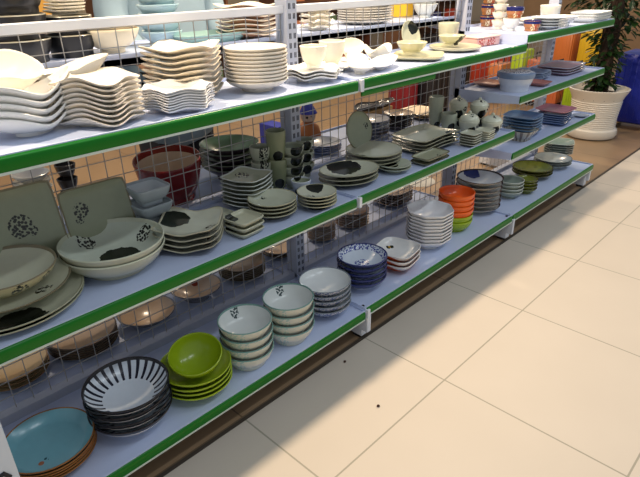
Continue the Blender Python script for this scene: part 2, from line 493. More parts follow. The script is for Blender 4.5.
# ------------------------------------------------------------------ glazes
CEL = (198, 199, 176); CELd = (150, 158, 132); BLKG = (20, 24, 16)
g_white = glaze('white_porcelain', (236, 234, 228), noise=.02)
g_cream = glaze('cream_porcelain', (236, 230, 214), noise=.03)
g_cel = glaze('celadon_stoneware', CEL)
g_celedge = glaze('celadon_brown_edge', (58, 52, 40))
g_whiteblue = glaze('cool_white_glaze', (214, 222, 226), noise=.02)
g_tanin = glaze('tan_glaze', (186, 160, 132)); g_darkside = glaze('dark_side_glaze', (66, 58, 58))
def flower(key, base, spots): return glaze(key, base, spots=spots)

# ================================================================== BOTTOM SHELF
r = R_('turq')
stack('turq', 5, .036, dish('plate', r, .036, 1.3, .6, flat=.74, inner=glaze('turquoise_glaze', (112, 166, 178), spots=[(-.055, -.02, .007, (150, 90, 60), 'solid'), (-.043, -.022, .008, (26, 70, 80), 'speckle')]),
      rimw=.015, rim=glaze('turq_rim_brown', (140, 92, 44)), outer=glaze('brown_exterior', (150, 96, 46)), footring=True), 'turquoise plate with brown underside', 'beside the striped bowls', 'plate', rz=.5)
r = R_('strip')
stack('strip', 4, .068, dish('bowl', r, .068, -2.2, .42, inner=glaze('black_stripe_inside', (206, 214, 222), stripes=(26, .3, .070, (20, 22, 40))),
      rim=glaze('stripe_rim_black', (24, 24, 30)), outer=glaze('black_stripe_outside', (206, 210, 216), ringbands=[(r*.965, r*1.2, (24, 24, 32), False), (r*.78, r*.84, (24, 24, 32), False)]), rimw=.035, footring=True, N=56),
      'white bowl with radiating black stripes', 'beside the turquoise plates', 'bowl')
lime = glaze('lime_green_glaze', (156, 178, 40), noise=.04)
r = R_('greenL')
stack('greenL', 4, .045, dish('plate', r, .045, -2.2, .5, inner=lime, outer=lime, footring=True), 'wide lime green plate', 'beside the black striped bowls', 'plate')
r = R_('greenS')
stack('greenS', 1, .068, dish('bowl', r*.92, .072, -2.2, .45, inner=glaze('lime_bowl_glaze', (140, 164, 22), noise=.03), footring=True), 'small lime green bowl nested', 'on the wide lime green plates', 'bowl', h=.075, below_extra=.055)
for o in COL.objects:
    if o.get('label', '').startswith('small lime green bowl'):
        o.rotation_mode = 'AXIS_ANGLE'; o.rotation_axis_angle = (.27, .75, -.66, 0); o.location.z += .016
tealrim = glaze('teal_rim', (112, 150, 142))
for key, look, where in (('teal', 'white rice bowl with thin teal rim', 'beside lime green plates'), ('white', 'white rice bowl with green rim', 'behind the teal-rimmed bowls')):
    r = R_(key)
    stack(key, 4, .064, dish('bowl', r, .064, -3.9, .66, inner=glaze(key+'_in', (216, 220, 216), spots=[(.01, .078, .014, (70, 84, 84), 'speckle')], noise=.02), rim=tealrim,
          outer=glaze(key+'_out', (214, 214, 200), spots=[(-.07, -.05, .03, (176, 200, 192), 'speckle')], noise=.03), footring=True, rimw=.015), look, where, 'bowl', rz=-.2, turn=.8)
r = R_('bluefoot')
stack('bluefoot', 5, .05, dish('bowl', r, .05, -2.6, .5, inner=glaze('bf_in', (222, 226, 224), noise=.02), rim=glaze('bf_rim', (120, 130, 140)),
      outer=glaze('bf_out', (190, 196, 206), spots=[(-.05, -.06, .05, (80, 92, 140), 'speckle'), (-.08, .0, .04, (80, 92, 140), 'speckle'), (.0, -.08, .04, (80, 92, 140), 'speckle')]), footring=True, rimw=.015), 'white bowl with blue speckled outside', 'by the slotted upright', 'bowl', turn=2)
r = R_('blue')
stack('blue', 5, .05, dish('bowl', r, .05, -2.3, .5, inner=glaze('blue_lattice_in', (206, 216, 226), ringbands=[(r*.80, r*1.0, (44, 58, 140), True)], spots=[(0, 0, .03, (70, 84, 150), 'speckle')]), rim=glaze('blue_rim', (40, 50, 110)),
      outer=glaze('blue_out', (50, 58, 104), ringbands=[(r*.5, r*.68, (190, 196, 214), False)]), footring=True, rimw=.02), 'blue-and-white bowl with patterned band', 'beside square orange-bottomed bowls', 'bowl')
r = R_('sqor')
stack('sqor', 3, .045, dish('bowl', r*.92, .045, -2.8, .5, shape='softsquare', inner=glaze('sqor_in', (222, 222, 218), spots=[(.03, .055, .009, (30, 40, 20), 'solid'), (.045, .045, .009, (30, 40, 20), 'solid'), (.038, .052, .005, (200, 150, 40), 'solid')]), rim=glaze('sqor_rim', (226, 224, 220)),
      outer=glaze('sqor_out', (208, 84, 34), ringbands=[(r*.94, r*1.4, (226, 220, 214), False)]), footring=True), 'square white bowl with orange underside', 'before the octagonal bowls', 'bowl', rz=.2)
r = R_('octo')
stack('octo', 9, .045, dish('bowl', r, .05, -2.6, .55, shape='octagon', inner=glaze('octo_white', (228, 228, 228), noise=.02), footring=True, rz=.2), 'white octagonal bowl', 'beside the orange bowls', 'bowl', turn=0.02)
r = R_('orange')
ob = dish('bowl', r, .06, -5.0, .62, inner=glaze('orange_glaze', (236, 100, 28), noise=.03), footring=True)
lb = dish('bowl', r, .06, -5.0, .62, inner=glaze('lime_stack_glaze', (150, 176, 28), noise=.03), footring=True)
x, y, z, _, h = POS['orange']; pz = (h-.06)/5
for i in range(6):
    o = lb if i == 0 else dup(lb if i == 1 else ob) if i != 2 else ob
    o.location = (x, y, z+.0006+i*pz); k = 5-i
    tag(o, ('lime green bowl, %s under the orange bowls' % ('lowest' if i == 0 else 'directly')) if i < 2 else 'orange bowl, %s in the stack on lime green bowls' % (ORD[k] if k else 'topmost'), 'bowl', 'orange and lime bowls stacked together')
r = R_('bluerim')
stack('bluerim', 7, .038, dish('plate', r, .038, -2.4, .5, inner=glaze('br_in', (216, 220, 220), spots=[(.02, .09, .045, (34, 50, 120), 'solid')]), rim=glaze('br_rim', (44, 40, 48)), outer=glaze('br_out', (190, 182, 166)), rimw=.05, footring=True), 'deep white plate with dark blue rim', 'behind the orange bowls', 'plate', rz=-.3)
r = R_('greygreen')
stack('greygreen', 4, .05, dish('bowl', r*1.05, .045, -2.6, .5, inner=glaze('gg', (132, 146, 134)), rim=glaze('gg_rim', (190, 196, 184)), outer=glaze('gg_o', (150, 160, 146)), footring=True), 'grey-green bowl', 'beside the blue-rimmed plates', 'bowl')
olive = glaze('olive_glaze', (112, 120, 34)); olr = glaze('olive_rim', (70, 66, 24))
r = R_('olsmall')
stack('olsmall', 4, .035, dish('bowl', r*1.15, .035, -2.4, .5, inner=olive, rim=olr, footring=True), 'small olive green bowl', 'behind the grey-green bowls', 'bowl')
r = R_('olplate')
stack('olplate', 3, .035, dish('plate', r, .035, -2.4, .5, inner=olive, rim=olr, outer=glaze('ol_out', (92, 92, 34)), footring=True), 'wide olive green plate', 'behind the small olive bowls', 'plate')
r = R_('grplate')
stack('grplate', 3, .035, dish('plate', r, .035, 2.0, .5, inner=glaze('greyw', (178, 184, 178)), rim=glaze('greyw_r', (120, 124, 116)), footring=True), 'pale grey round plate', 'between olive and square plates', 'plate')
r = R_('sqgr')
stack('sqgr', 5, .03, dish('plate', r*.8, .03, 2.0, .5, shape='softsquare', inner=glaze('sqg', (128, 146, 134)), rim=glaze('sqg_r', (176, 184, 172)), footring=True), 'square grey-green plate', 'at the aisle end near potted tree', 'plate', rz=.4, y=.27)

# ================================================================== MIDDLE SHELF
spk = (38, 40, 36)
r = R_('bplate')
x, y, z, _, h = POS['bplate']
bp = dish('plate', r*.97, .024, 2.0, .6, flat=.65, inner=glaze('cel_bigplate', CEL, spots=[(-.01, -.13, .055, BLKG, 'solid')]), rim=glaze('cel_rim_pale', (170, 170, 144)), outer=g_cel, footring=True)
stack('bplate', 2, .022, bp, 'broad celadon plate with black glaze patch', 'beneath the speckled bowl', 'plate', y=.235)
stack('bplate2', 1, .03, dish('plate', R_('bplate2'), .03, 1.8, .5, flat=.4, inner=glaze('cel_mid', CEL, spots=[(.06, -.08, .02, spk, 'speckle')]), rim=glaze('cel_rim_brown', (120, 112, 88)), footring=True), 'deep celadon plate', 'between broad plates and speckled bowl', 'plate', h=.03, below_extra=.034, y=.235)
stack('bbowl', 1, .045, dish('bowl', R_('bbowl'), .060, -2.4, .4, inner=glaze('cel_bowlin', CEL), rim=glaze('cel_rim_brown2', (128, 118, 92)), outer=glaze('cel_bowlout', (186, 178, 140), spots=[(.06, -.08, .02, spk, 'speckle'), (.0, -.1, .02, spk, 'speckle')]), footring=True), 'pale celadon bowl with speckled outside', 'on the deep celadon plate', 'bowl', h=.045, below_extra=.042, y=.235)
r = R_('bigbowl')
stack('bigbowl', 2, .056, dish('bowl', r, .066, -4.0, .6, inner=glaze('cel_big', (196, 204, 188), spots=[(.01, -.01, .056, (14, 22, 12), 'solid'), (-.03, .105, .024, spk, 'speckle'), (.105, .03, .022, spk, 'speckle')]), outer=glaze('cel_bigout', (190, 190, 170)), rim=glaze('cel_rim3', (196, 200, 178)), footring=True, N=64), 'large shallow celadon bowl with dark green centre', 'before the standing square plates', 'bowl', turn=.02)
# standing square plates
def standing(key, R, tilt, lean_x, label, spots, shape='sharpsquare', th=.012, cat='plate', ax=1., ay=1., z=None, rzz=0, x=None, y=None):
    X, Y, z0, _, h = POS[key]
    if x is not None: X = x
    if y is not None: Y = y
    d = dish('plate', R, th, 2.0, .6, flat=.7, inner=glaze(key+'_stand', (152, 158, 132), spots=spots), rim=glaze('stand_rim', (130, 124, 98)), outer=g_cel, shape=shape, footring=True, ax=ax, ay=ay)
    tag(d, label, cat, 'plates standing upright against the wire mesh')
    e = Matrix.Rotation(rzz, 4, 'Z') @ Matrix.Rotation(PI/2-tilt, 4, 'X')
    bot = min((e @ Vector(c)).z for c in d.bound_box)
    if shape == 'round': bot = -R*math.cos(tilt)
    d.matrix_world = Matrix.Translation((X, Y, z0-bot+.001)) @ e
    return d
standing('sqA', .098, .25, 0, 'square celadon plate with speckled sprig standing upright above speckled bowl', [(-.005, .02, .030, spk, 'speckle'), (.02, -.0, .014, spk, 'speckle')], x=-.975, y=.352, ax=.96, ay=1.22)
standing('sqB', .098, .25, 0, 'square celadon plate with sprig standing upright behind the large shallow bowls', [(-.045, .035, .022, spk, 'speckle'), (-.055, .01, .012, spk, 'speckle')], x=-.775, y=.352, ax=.98, ay=1.0)
stack('sqC', 3, .06, dish('bowl', .052, .055, -3.5, .6, shape='square', inner=g_whiteblue, outer=glaze('sqC_o', (168, 178, 184)), footring=True), 'small square pale grey bowl', 'between sprig plate and wavy plates', 'bowl', h=.165, y=.335)
r = R_('sq4')
wv = lambda a: .010*math.cos(4*a)*-1
stack('sq4', 4, .030, dish('plate', r*.80, .022, 1.6, .5, flat=.5, shape='square', wave=lambda a: -.007*math.cos(4*a)*-1*-1, inner=glaze('cel_sq', (192, 194, 174), spots=[(.03, .05, .045, (16, 26, 12), 'solid'), (-.02, -.07, .015, spk, 'speckle')]), rim=glaze('sq_rim', (186, 182, 156)), outer=glaze('sq_under', (70, 66, 54)), footring=True, rimw=.05), 'wavy square celadon plate', 'beside the large shallow bowls', 'plate', rz=.72, turn=.02)
r = R_('sqsm')
stack('sqsm', 3, .017, dish('dish', r, .017, 2.5, .8, flat=.75, shape='square', inner=glaze('cel_sm', (186, 186, 160), spots=[(-.02, .03, .02, (20, 26, 16), 'solid')]), footring=False), 'small square celadon dish', 'between wavy and round plates', 'dish', rz=.1)
stack('sqsm', 1, .02, dish('dish', .05, .02, 2.5, .8, flat=.75, shape='square', inner=glaze('cel_sm2', (180, 184, 160), spots=[(.0, .0, .03, (20, 26, 16), 'solid')])), 'square celadon dish with dark spot', 'behind the wavy square plates', 'dish', h=.02, rz=.1, y=.28)
r = R_('sq7')
stack('sq7', 7, .025, dish('plate', r*.72, .022, 1.6, .6, flat=.55, shape='square', inner=glaze('cel_s7', (176, 180, 154), spots=[(.02, .03, .024, spk, 'speckle'), (-.03, -.03, .014, (200, 160, 100), 'speckle')]), rim=glaze('s7rim', (206, 212, 204)), outer=glaze('s7o', (120, 124, 108)), rimw=.06, footring=True, wave=lambda a: .0022*-math.cos(4*a)), 'square speckled plate with pale edge', 'before deep green plates', 'plate', rz=.35, turn=.02, y=.30)
r = R_('rnd4')
stack('rnd4', 4, .03, dish('plate', r, .024, 1.8, .55, flat=.45, inner=glaze('cel_r4', (188, 192, 170), spots=[(.0, .045, .010, spk, 'speckle')]), rim=glaze('r4rim', (178, 176, 146)), outer=glaze('r4o', (96, 90, 70)), footring=True), 'small round celadon plate', 'before the black-patched cups', 'plate')
r = R_('sm4')
stack('sm4', 4, .026, dish('plate', r, .024, 1.8, .5, inner=glaze('cel_s4', (192, 194, 172), spots=[(.03, .035, .03, BLKG, 'solid'), (-.03, .0, .016, spk, 'speckle')]), rim=glaze('s4rim', (182, 180, 150)), outer=glaze('s4o', (120, 116, 92), spots=[(-.04, -.03, .05, BLKG, 'solid')]), footring=True), 'small celadon plate with black quarter', 'beside the oval platters', 'plate')
# cups
def cup(name, R, H, spots, base=(176, 180, 158), p=7, foot=.62, inner=None):
    return dish(name, R, H, -abs(p) if p < 6 else p, foot, th=.003, inner=inner or glaze(name+'_in_cel', (160, 166, 142)), outer=glaze('cupout_%s_%d_%d_%d' % (name, len(spots)+int(R*1e4), int(H*1e4), base[0]), base, spots=spots), footring=True, N=36)
def patched(rr): return [(-rr*.45, -rr*.9, rr*.62, BLKG, 'solid', rr*.95)]
stack('cup1', 1, .05, cup('cup', .034, .05, [(0, 0, .030, BLKG, 'solid', 0)], base=(200, 206, 212), p=3), 'small white cup with black foot', 'behind the small round plates', 'cup', h=.05, y=.245, )
stack('cups', 4, .05, cup('cup', .040, .05, patched(.040), p=3.2), 'celadon cup with black patch', 'behind the small round plates', 'cup', turn=.01, rz=.15)
stack('cups2', 3, .055, cup('cup', .034, .055, patched(.034), p=3.2), 'celadon cup with dark side', 'behind the black-patched cups', 'cup', turn=.02)
stack('smallcup', 3, .06, cup('cup', .035, .06, [(-.01, -.03, .016, spk, 'speckle')], p=5), 'speckled celadon tumbler', 'beside the deep green plates', 'cup')
stack('tallcup', 2, .12, cup('tumbler', .033, .12, patched(.033), base=(140, 146, 112), p=8), 'tall olive tumbler with black patch', 'next to the slotted upright', 'cup', y=.33)
for o in COL.objects:
    if o.get('label', '').startswith('tall olive tumbler'): o.location.x = -.115
r = R_('oval')
stack('oval', 3, .024, dish('platter', r, .024, 1.8, .5, flat=.4, ax=1.0, ay=.78, inner=glaze('cel_oval', (190, 192, 170), spots=[(.0, .045, .065, (12, 18, 10), 'solid')]), rim=glaze('oval_rim', (170, 168, 140)), outer=glaze('oval_o', (60, 58, 44)), footring=True), 'oval celadon platter with black half', 'before standing round plate', 'platter', rz=-.35, turn=.04)
r = R_('rnd')
stack('rnd', 4, .028, dish('plate', r*.95, .024, 1.8, .5, flat=.4, inner=glaze('cel_rnd', (190, 192, 170), spots=[(-.09, .02, .035, (16, 22, 12), 'solid')]), rim=glaze('rnd_rim', (170, 168, 140)), outer=glaze('rnd_o', (70, 68, 52)), footring=True), 'round celadon plate with dark edge spot', 'behind oval platters', 'plate', rz=.3, turn=.03, y=.25)
sp = standing('rndup', .078, .22, 0, 'round celadon plate standing on edge behind the round plate stack', [(.05, .01, .014, spk, 'speckle')], shape='round', y=.355, x=.36)
sp.location.z += .045 + .0
r = R_('small2')
stack('small2', 2, .02, dish('dish', r, .022, 1.8, .5, inner=glaze('cel_sm22', (182, 188, 166), spots=[(.0, .012, .030, (16, 22, 12), 'solid')]), footring=True), 'shallow celadon dish with black centre', 'before the wavy rectangular platters', 'dish')
r = R_('rect4')
stack('rect4', 4, .022, dish('platter', r*.84, .022, 1.6, .6, flat=.6, shape='sharpsquare', ax=1.22, ay=.84, wave=lambda a: -.006*math.cos(2*a), inner=glaze('cel_rect', (188, 188, 164), spots=[(.11, -.06, .022, (24, 26, 20), 'solid')]), rim=glaze('rect_rim', (176, 172, 142)), outer=glaze('rect_o', (72, 66, 50)), footring=True), 'rectangular celadon platter with curved ends', 'before the lidded jars', 'platter', turn=.02, y=.235)
r = R_('rectlow')
stack('rectlow', 2, .016, dish('platter', .078, .014, 2, .8, flat=.8, shape='square', ax=1.1, ay=.58, inner=glaze('cel_rl', (162, 164, 138), spots=[(.03, -.02, .01, spk, 'speckle')]), rim=glaze('rl_rim', (90, 84, 62))), 'small flat rectangular celadon platter', 'before the curved platters', 'platter', y=.105, turn=.03)
stack('sqR', 5, .014, dish('dish', .038, .013, 2, .7, flat=.7, shape='square', inner=glaze('cel_sqR', (184, 186, 164)), rim=glaze('sqR_rim', (196, 196, 176)), outer=glaze('sqR_o', (96, 92, 74))), 'small square pale dish', 'beside the curved rectangular platters', 'dish', rz=.05)
stack('sqR2', 5, .014, dish('dish', .036, .013, 2, .7, flat=.7, shape='square', inner=glaze('cel_sqR2', (190, 190, 166)), rim=glaze('sqR2_rim', (200, 198, 176))), 'little square cream dish', 'before the lidded jars', 'dish', rz=.05)
def jar(r, h, label, loc, base=True):
    t = thing('lidded_jar', label, 'jar', loc, random.uniform(-.4, .4), 'celadon lidded jars clustered by the far upright')
    bd = dish('body', r, h*.68, 5, .6, inner=g_cel, outer=glaze('jar_out', (206, 206, 184), spots=[(-.022, -.04, .026, BLKG, 'solid', .02), (.01, -.042, .012, spk, 'speckle', .05)]), N=32); bd.parent = t
    b = bmesh.new(); pr = [(r*1.02, 0), (r*1.03, .004), (r*.86, h*.16), (r*.5, h*.26), (r*.2, h*.29), (.0001, h*.30)]
    rings = [[b.verts.new((q*math.cos(2*PI*k/32), q*math.sin(2*PI*k/32), zz)) for k in range(32)] for q, zz in pr]
    for A, B in zip(rings, rings[1:]):
        for k in range(32): b.faces.new((A[k], A[(k+1) % 32], B[(k+1) % 32], B[k]))
    b.faces.new(rings[0][::-1]); bmesh.ops.remove_doubles(b, verts=b.verts, dist=1e-4)
    ld = link_mesh('lid', b, glaze('jar_lid', (206, 208, 186), spots=[(-.01, -.02, .012, spk, 'speckle')]), t); ld.location.z = h*.685
    b = bmesh.new(); bmesh.ops.create_uvsphere(b, u_segments=14, v_segments=8, radius=r*.2, matrix=Matrix.Translation((0, 0, h*.33)))
    link_mesh('knob', b, g_cel, ld)
    return t
def cupbase(x, y, z, r, H, lab):
    c = cup('cup', r, H, patched(r), p=4); c.location = (x, y, z); tag(c, lab, 'cup', 'celadon cups under and beside the lidded jars'); return c
zS = .5816
jar(.046, .105, 'celadon lidded jar standing directly behind the small square pale dishes', (1.0, .20, zS))
jar(.047, .092, 'celadon lidded jar nearest the end of the middle shelf front', (1.085, .125, zS))
cupbase(1.06, .30, zS, .043, .055, 'celadon cup carrying a lidded jar, closest to the wire mesh')
jar(.043, .10, 'lidded jar raised on a cup, closest to the wire mesh', (1.06, .30, zS+.056))
cupbase(1.125, .222, zS, .042, .055, 'celadon cup carrying the middle raised lidded jar')
jar(.043, .09, 'lidded jar raised on a cup, middle of the raised jars', (1.125, .222, zS+.056))
cupbase(.955, .285, zS, .036, .10, 'tall celadon cup behind the jars, nearer the curved platters')
cupbase(.955, .362, zS, .034, .17, 'tallest celadon tumbler beside the far slotted upright')

# ================================================================== TOP SHELF
r = R_('leafw')
lw = lambda a: .020*math.cos(2*a)+.01*math.cos(3*a)
stack('leafw', 5, .05, dish('bowl', r*.95, .045, -2.2, .4, shape='leaf', inner=g_white, wave=lambda a: .012*math.cos(2*a+.5)+.010*math.cos(3*a+1), footring=True, ax=1.05, ay=.85), 'wavy leaf-shaped white bowl', 'before the black pots', 'bowl', rz=.3, h=.115, y=.205, turn=.05)
x, y, z, _, h = POS['leafw']
lt = dish('bowl', .085, .045, 2.0, .4, shape='leaf', inner=g_cream, wave=lambda a: .05*max(0, math.cos(a-.9))**3+.006*math.cos(3*a), footring=True, ax=.95, ay=.8)
lt.location = (x-.03, y+.0, z+.080); lt.rotation_euler = (0, 0, .3); tag(lt, 'leaf-shaped white bowl with one high curled side on the leaf bowls', 'bowl')
stack('boat', 3, .045, dish('dish', .075, .04, 2.0, .4, shape='leaf', inner=g_cream, wave=lambda a: .022*max(0, math.cos(a)), ax=1.25, ay=.6, footring=True), 'boat-shaped white dish with pointed end', 'by the black pots', 'dish', rz=.15, h=.115, y=.33, turn=.05)
r = R_('wavy')
stack('wavy', 9, .03, dish('plate', r*.92, .02, 1.6, .55, flat=.5, shape='square', ax=.92, ay=1.0, wave=lambda a: .006*math.cos(4*a)+.004*math.cos(2*a), inner=g_white, outer=glaze('wavy_o', (222, 214, 200)), rimw=.05, footring=True), 'wavy square white plate', 'between leaf bowls and square plates', 'plate', rz=.55, turn=.02)
r = R_('bigsq')
stack('bigsq', 9, .03, dish('plate', r*.76, .022, 1.5, .55, flat=.5, shape='square', inner=g_white, outer=glaze('bigsq_o', (226, 214, 192)), wave=lambda a: -.006*math.cos(4*a), rimw=.05, footring=True), 'large square white plate', 'behind the scalloped hexagonal plates', 'plate', rz=.62, turn=.02, y=.282)
r = R_('smsq')
stack('smsq', 8, .018, dish('plate', r*.98, .017, 1.6, .55, flat=.5, shape='hexwave', inner=g_white, outer=glaze('smsq_o', (226, 226, 226), noise=.02), wave=lambda a: .003*math.cos(6*a), rimw=.05, footring=True), 'scalloped hexagonal white plate', 'at the top shelf edge', 'plate', turn=.02, rz=.2, y=.158)
r = R_('bowls')
stack('bowls', 10, .032, dish('bowl', r, .034, -2.3, .5, inner=g_white, outer=glaze('bowls_o', (228, 218, 200)), rim=glaze('bowls_r', (232, 224, 208)), footring=True), 'round white soup bowl', 'between square plates and slotted upright', 'bowl', turn=.02)
r = R_('saucer')
stack('saucer', 3, .022, dish('saucer', r*1.08, .022, 1.8, .5, shape='hexwave', inner=g_white, wave=lambda a: .004*math.cos(6*a), footring=True), 'scalloped white saucer plate', 'beneath the white cups', 'saucer', y=.185, h=.042)
d = dish('saucer', .085, .02, 1.8, .5, inner=g_white, footring=True); d.location = (.135, .275, .9826); tag(d, 'white saucer under the teacup farther from the soup bowls', 'saucer')
def teacup(x, y, z, r, h, lab, rz):
    c = dish('cup', r, h, 4.5, .55, inner=g_cream, footring=True, N=36); c.location = (x, y, z); c.rotation_euler = (0, 0, rz)
    b = bmesh.new(); tube(b, [(r*.9+.022*math.sin(PI*k/10), 0, h*.85-h*.6*k/10) for k in range(11)], .0035); link_mesh('handle', b, g_cream, c)
    tag(c, lab, 'cup', 'white teacups on the top shelf'); return c
teacup(-.049, .20, .982+.040, .041, .066, 'white teacup on the saucer stack by the slotted upright', .6)
teacup(.126, .28, .9826+.02, .044, .080, 'wider white teacup behind the saucer stack', .2)
stack('leaf', 2, .02, dish('dish', r*.85, .022, 1.8, .4, shape='leaf', inner=g_white, ax=1.1, ay=.7, wave=lambda a: .014*max(0, math.cos(a)), footring=True), 'leaf-shaped white dish', 'at the shelf joint above the tape clip', 'dish', rz=.3, y=.16)
d = dish('dish', .06, .03, 1.8, .4, shape='leaf', inner=g_cream, ax=1.1, ay=.8, wave=lambda a: .03*max(0, math.cos(a)), footring=True); d.location = (.13, .155, .9826); d.rotation_euler = (0, 0, 1.0); tag(d, 'small cream dish with upturned end beside the saucers', 'dish')
d = dish('saucer', .07, .018, 1.8, .5, inner=g_white, footring=True); d.location = (.275, .32, .9826); tag(d, 'round white saucer lying flat behind the leaf dishes', 'saucer')
d = dish('bowl', .045, .05, 2.2, .5, inner=g_cream, footring=True); d.location = (.262, .31, .996); d.rotation_mode = 'AXIS_ANGLE'; d.rotation_axis_angle = (.5, .75, -.66, 0); d.location.z += .015; tag(d, 'round cream bowl resting on a saucer behind the leaf dishes', 'bowl')
d = dish('bowl', .05, .055, 1.8, .4, shape='leaf', inner=g_cream, wave=lambda a: .012*math.cos(3*a), footring=True); d.location = (.36, .26, .9826); tag(d, 'cream bowl with flared petal rim beside the leaf dishes', 'bowl')
r = R_('platesq')
celp = glaze('cel_top', (196, 194, 160), spots=[(-.03, -.04, .03, (40, 38, 26), 'speckle')])
stack('platesq', 2, .018, dish('plate', r*.8, .016, 1.6, .6, flat=.6, shape='square', inner=celp, rim=glaze('cel_top_r', (200, 194, 160)), footring=True), 'square sand-coloured plate', 'on the top shelf near shelf joint', 'plate', rz=.5, y=.20)
d = dish('bowl', .058, .042, 4, .6, inner=glaze('sand_bowl', (206, 202, 170)), footring=True); d.location = (.545, .235, .982+.021); tag(d, 'sand-coloured bowl resting on the square plates', 'bowl')
pd = dish('plate', .062, .014, 2, .6, flat=.6, inner=glaze('sand_stand', (196, 196, 168), spots=[(.03, .035, .03, BLKG, 'solid')]), shape='round', footring=True)
pd.matrix_world = Matrix.Translation((.70, .362, 1.044)) @ Matrix.Rotation(PI/2-.3, 4, 'X'); tag(pd, 'sand-coloured plate with black corner leaning on the wire mesh', 'plate')
r = R_('plater')
stack('plater', 3, .016, dish('plate', r*.95, .014, 1.6, .5, flat=.6, inner=glaze('sand_r', (186, 184, 154)), rim=glaze('sand_rr', (200, 196, 168)), footring=True), 'round sand-coloured plate', 'beneath the black-marked bowl', 'plate')
d = dish('bowl', .056, .04, 3, .5, inner=glaze('sand_b2', (206, 204, 172)), outer=glaze('sand_b2o', (204, 202, 172), spots=[(-.02, -.04, .03, BLKG, 'solid')]), footring=True); d.location = (.865, .25, .982+.021); d.rotation_euler = (0, 0, .6); tag(d, 'sand-coloured bowl with black mark on the round plates', 'bowl')
c = cup('cup', .045, .10, [], base=(200, 200, 176), p=7); c.location = (.985, .345, .9826); tag(c, 'tall pale green cup beside the far slotted upright', 'cup')
# pink patterned box-like basket
b = bmesh.new(); bx(b, -.085, .085, -.05, .05, 0, .036, bev=.006)
pk = link_mesh('food_container', b, glaze('pink_pattern', (226, 176, 166), spots=[(-.05, -.05, .02, (190, 60, 50), 'speckle'), (.02, -.05, .03, (190, 60, 50), 'speckle')]), smooth=True)
pk.location = (1.085, .235, .9826); pk.rotation_euler = (0, 0, -.15)
tag(pk, 'pink patterned rectangular container at the end of top shelf', 'container')
b = bmesh.new(); bx(b, -.087, .087, -.052, .052, .036, .042, bev=.002); link_mesh('lid', b, mat('pink_lid', (236, 200, 190), .3), pk)

# ================================================================== FAR UNIT, TOP SHELF
navy = (30, 34, 96)
def printed(key): return glaze(key, (176, 116, 70), spots=[(-.01, -.03, .02, (190, 70, 40), 'speckle'), (-.025, -.015, .012, (240, 220, 180), 'speckle'), (.01, -.035, .012, (240, 220, 180), 'speckle')])
def mug(r, h, loc, lab):
    c = dish('mug', r, h, 12, .84, inner=g_cream, rim=glaze('navy_rim', navy), outer=printed('printed_gold'), footring=True, N=32, rimw=.02)
    b = bmesh.new()
    A = [[b.verts.new((rr*math.cos(2*PI*k/32), rr*math.sin(2*PI*k/32), zz)) for k in range(32)] for rr, zz in ((r*1.085, h-.002), (r*1.075, h*.66))]
    for k in range(32): b.faces.new((A[0][k], A[0][(k+1) % 32], A[1][(k+1) % 32], A[1][k]))
    link_mesh('navy_band', b, glaze('navy_band', navy), c)
    c.location = loc; tag(c, lab, 'cup', 'navy-banded cups with gold print on the far unit'); return c
zC = 1.0206
for i, w in enumerate(('lowest of', 'second from bottom in', 'third from bottom in')):
    mug(.036, .056, (1.565, .465, zC+i*.0575), 'navy-banded printed cup, %s the column beside the upright' % w)
for i, w in enumerate(('lowest', 'second from bottom', 'third from bottom', 'fourth from bottom')):
    c = dish('bowl', .036, .042, 3, .55, inner=g_cream, footring=True, N=36); c.location = (1.465, .345, zC+i*.038); tag(c, 'small cream bowl, %s of the column beside printed cups' % w, 'bowl', 'column of small cream bowls')
mug(.038, .05, (1.463, .165, zC), 'navy-banded printed cup standing alone nearest the shelf edge')
c = dish('cup', .04, .058, 3, .5, inner=g_white, footring=True, N=36); c.location = (1.415, .252, zC); tag(c, 'plain white cup under the tilted navy-banded cup', 'cup')
m_ = mug(.04, .05, (1.49, .205, zC+.062), 'navy-banded printed cup perched on the plain white cup')
m_.location = (1.425, .245, zC+.060)
stack('C1pl', 4, .018, dish('plate', .088, .02, 1.8, .5, inner=glaze('cool_plate', (208, 214, 218)), footring=True), 'white round plate', 'beside the lone navy-banded cup', 'plate')
d = dish('bowl', .085, .05, 2, .5, inner=g_white, footring=True); d.location = (1.80, .16, zC); tag(d, 'round white bowl between plates and rectangular dishes', 'bowl')
d = dish('plate', .12, .03, 2, .5, inner=glaze('flower_plate', (226, 216, 196), spots=[(.0, -.0, .08, (190, 60, 60), 'speckle')]), footring=True); d.location = (1.80, .30, zC+.0); tag(d, 'wide plate with red flower pattern on the far unit', 'plate')
c = cup('cup', .055, .09, [], base=(220, 218, 208), p=6); c.location = (2.02, .32, zC); tag(c, 'tall white cup at back of far unit top shelf', 'cup')
stack('C1rect', 3, .03, dish('tray', .10, .03, 3, .75, flat=.7, shape='square', ax=1.3, ay=.8, inner=g_white, outer=glaze('rect_wo', (206, 210, 210)), footring=True), 'rectangular white serving dish', 'at far end of top shelf', 'tray', y=.13, h=.055)
for o in list(COL.objects):
    if o.get('label', '').startswith('rectangular white serving dish'): o.location.x = 2.14
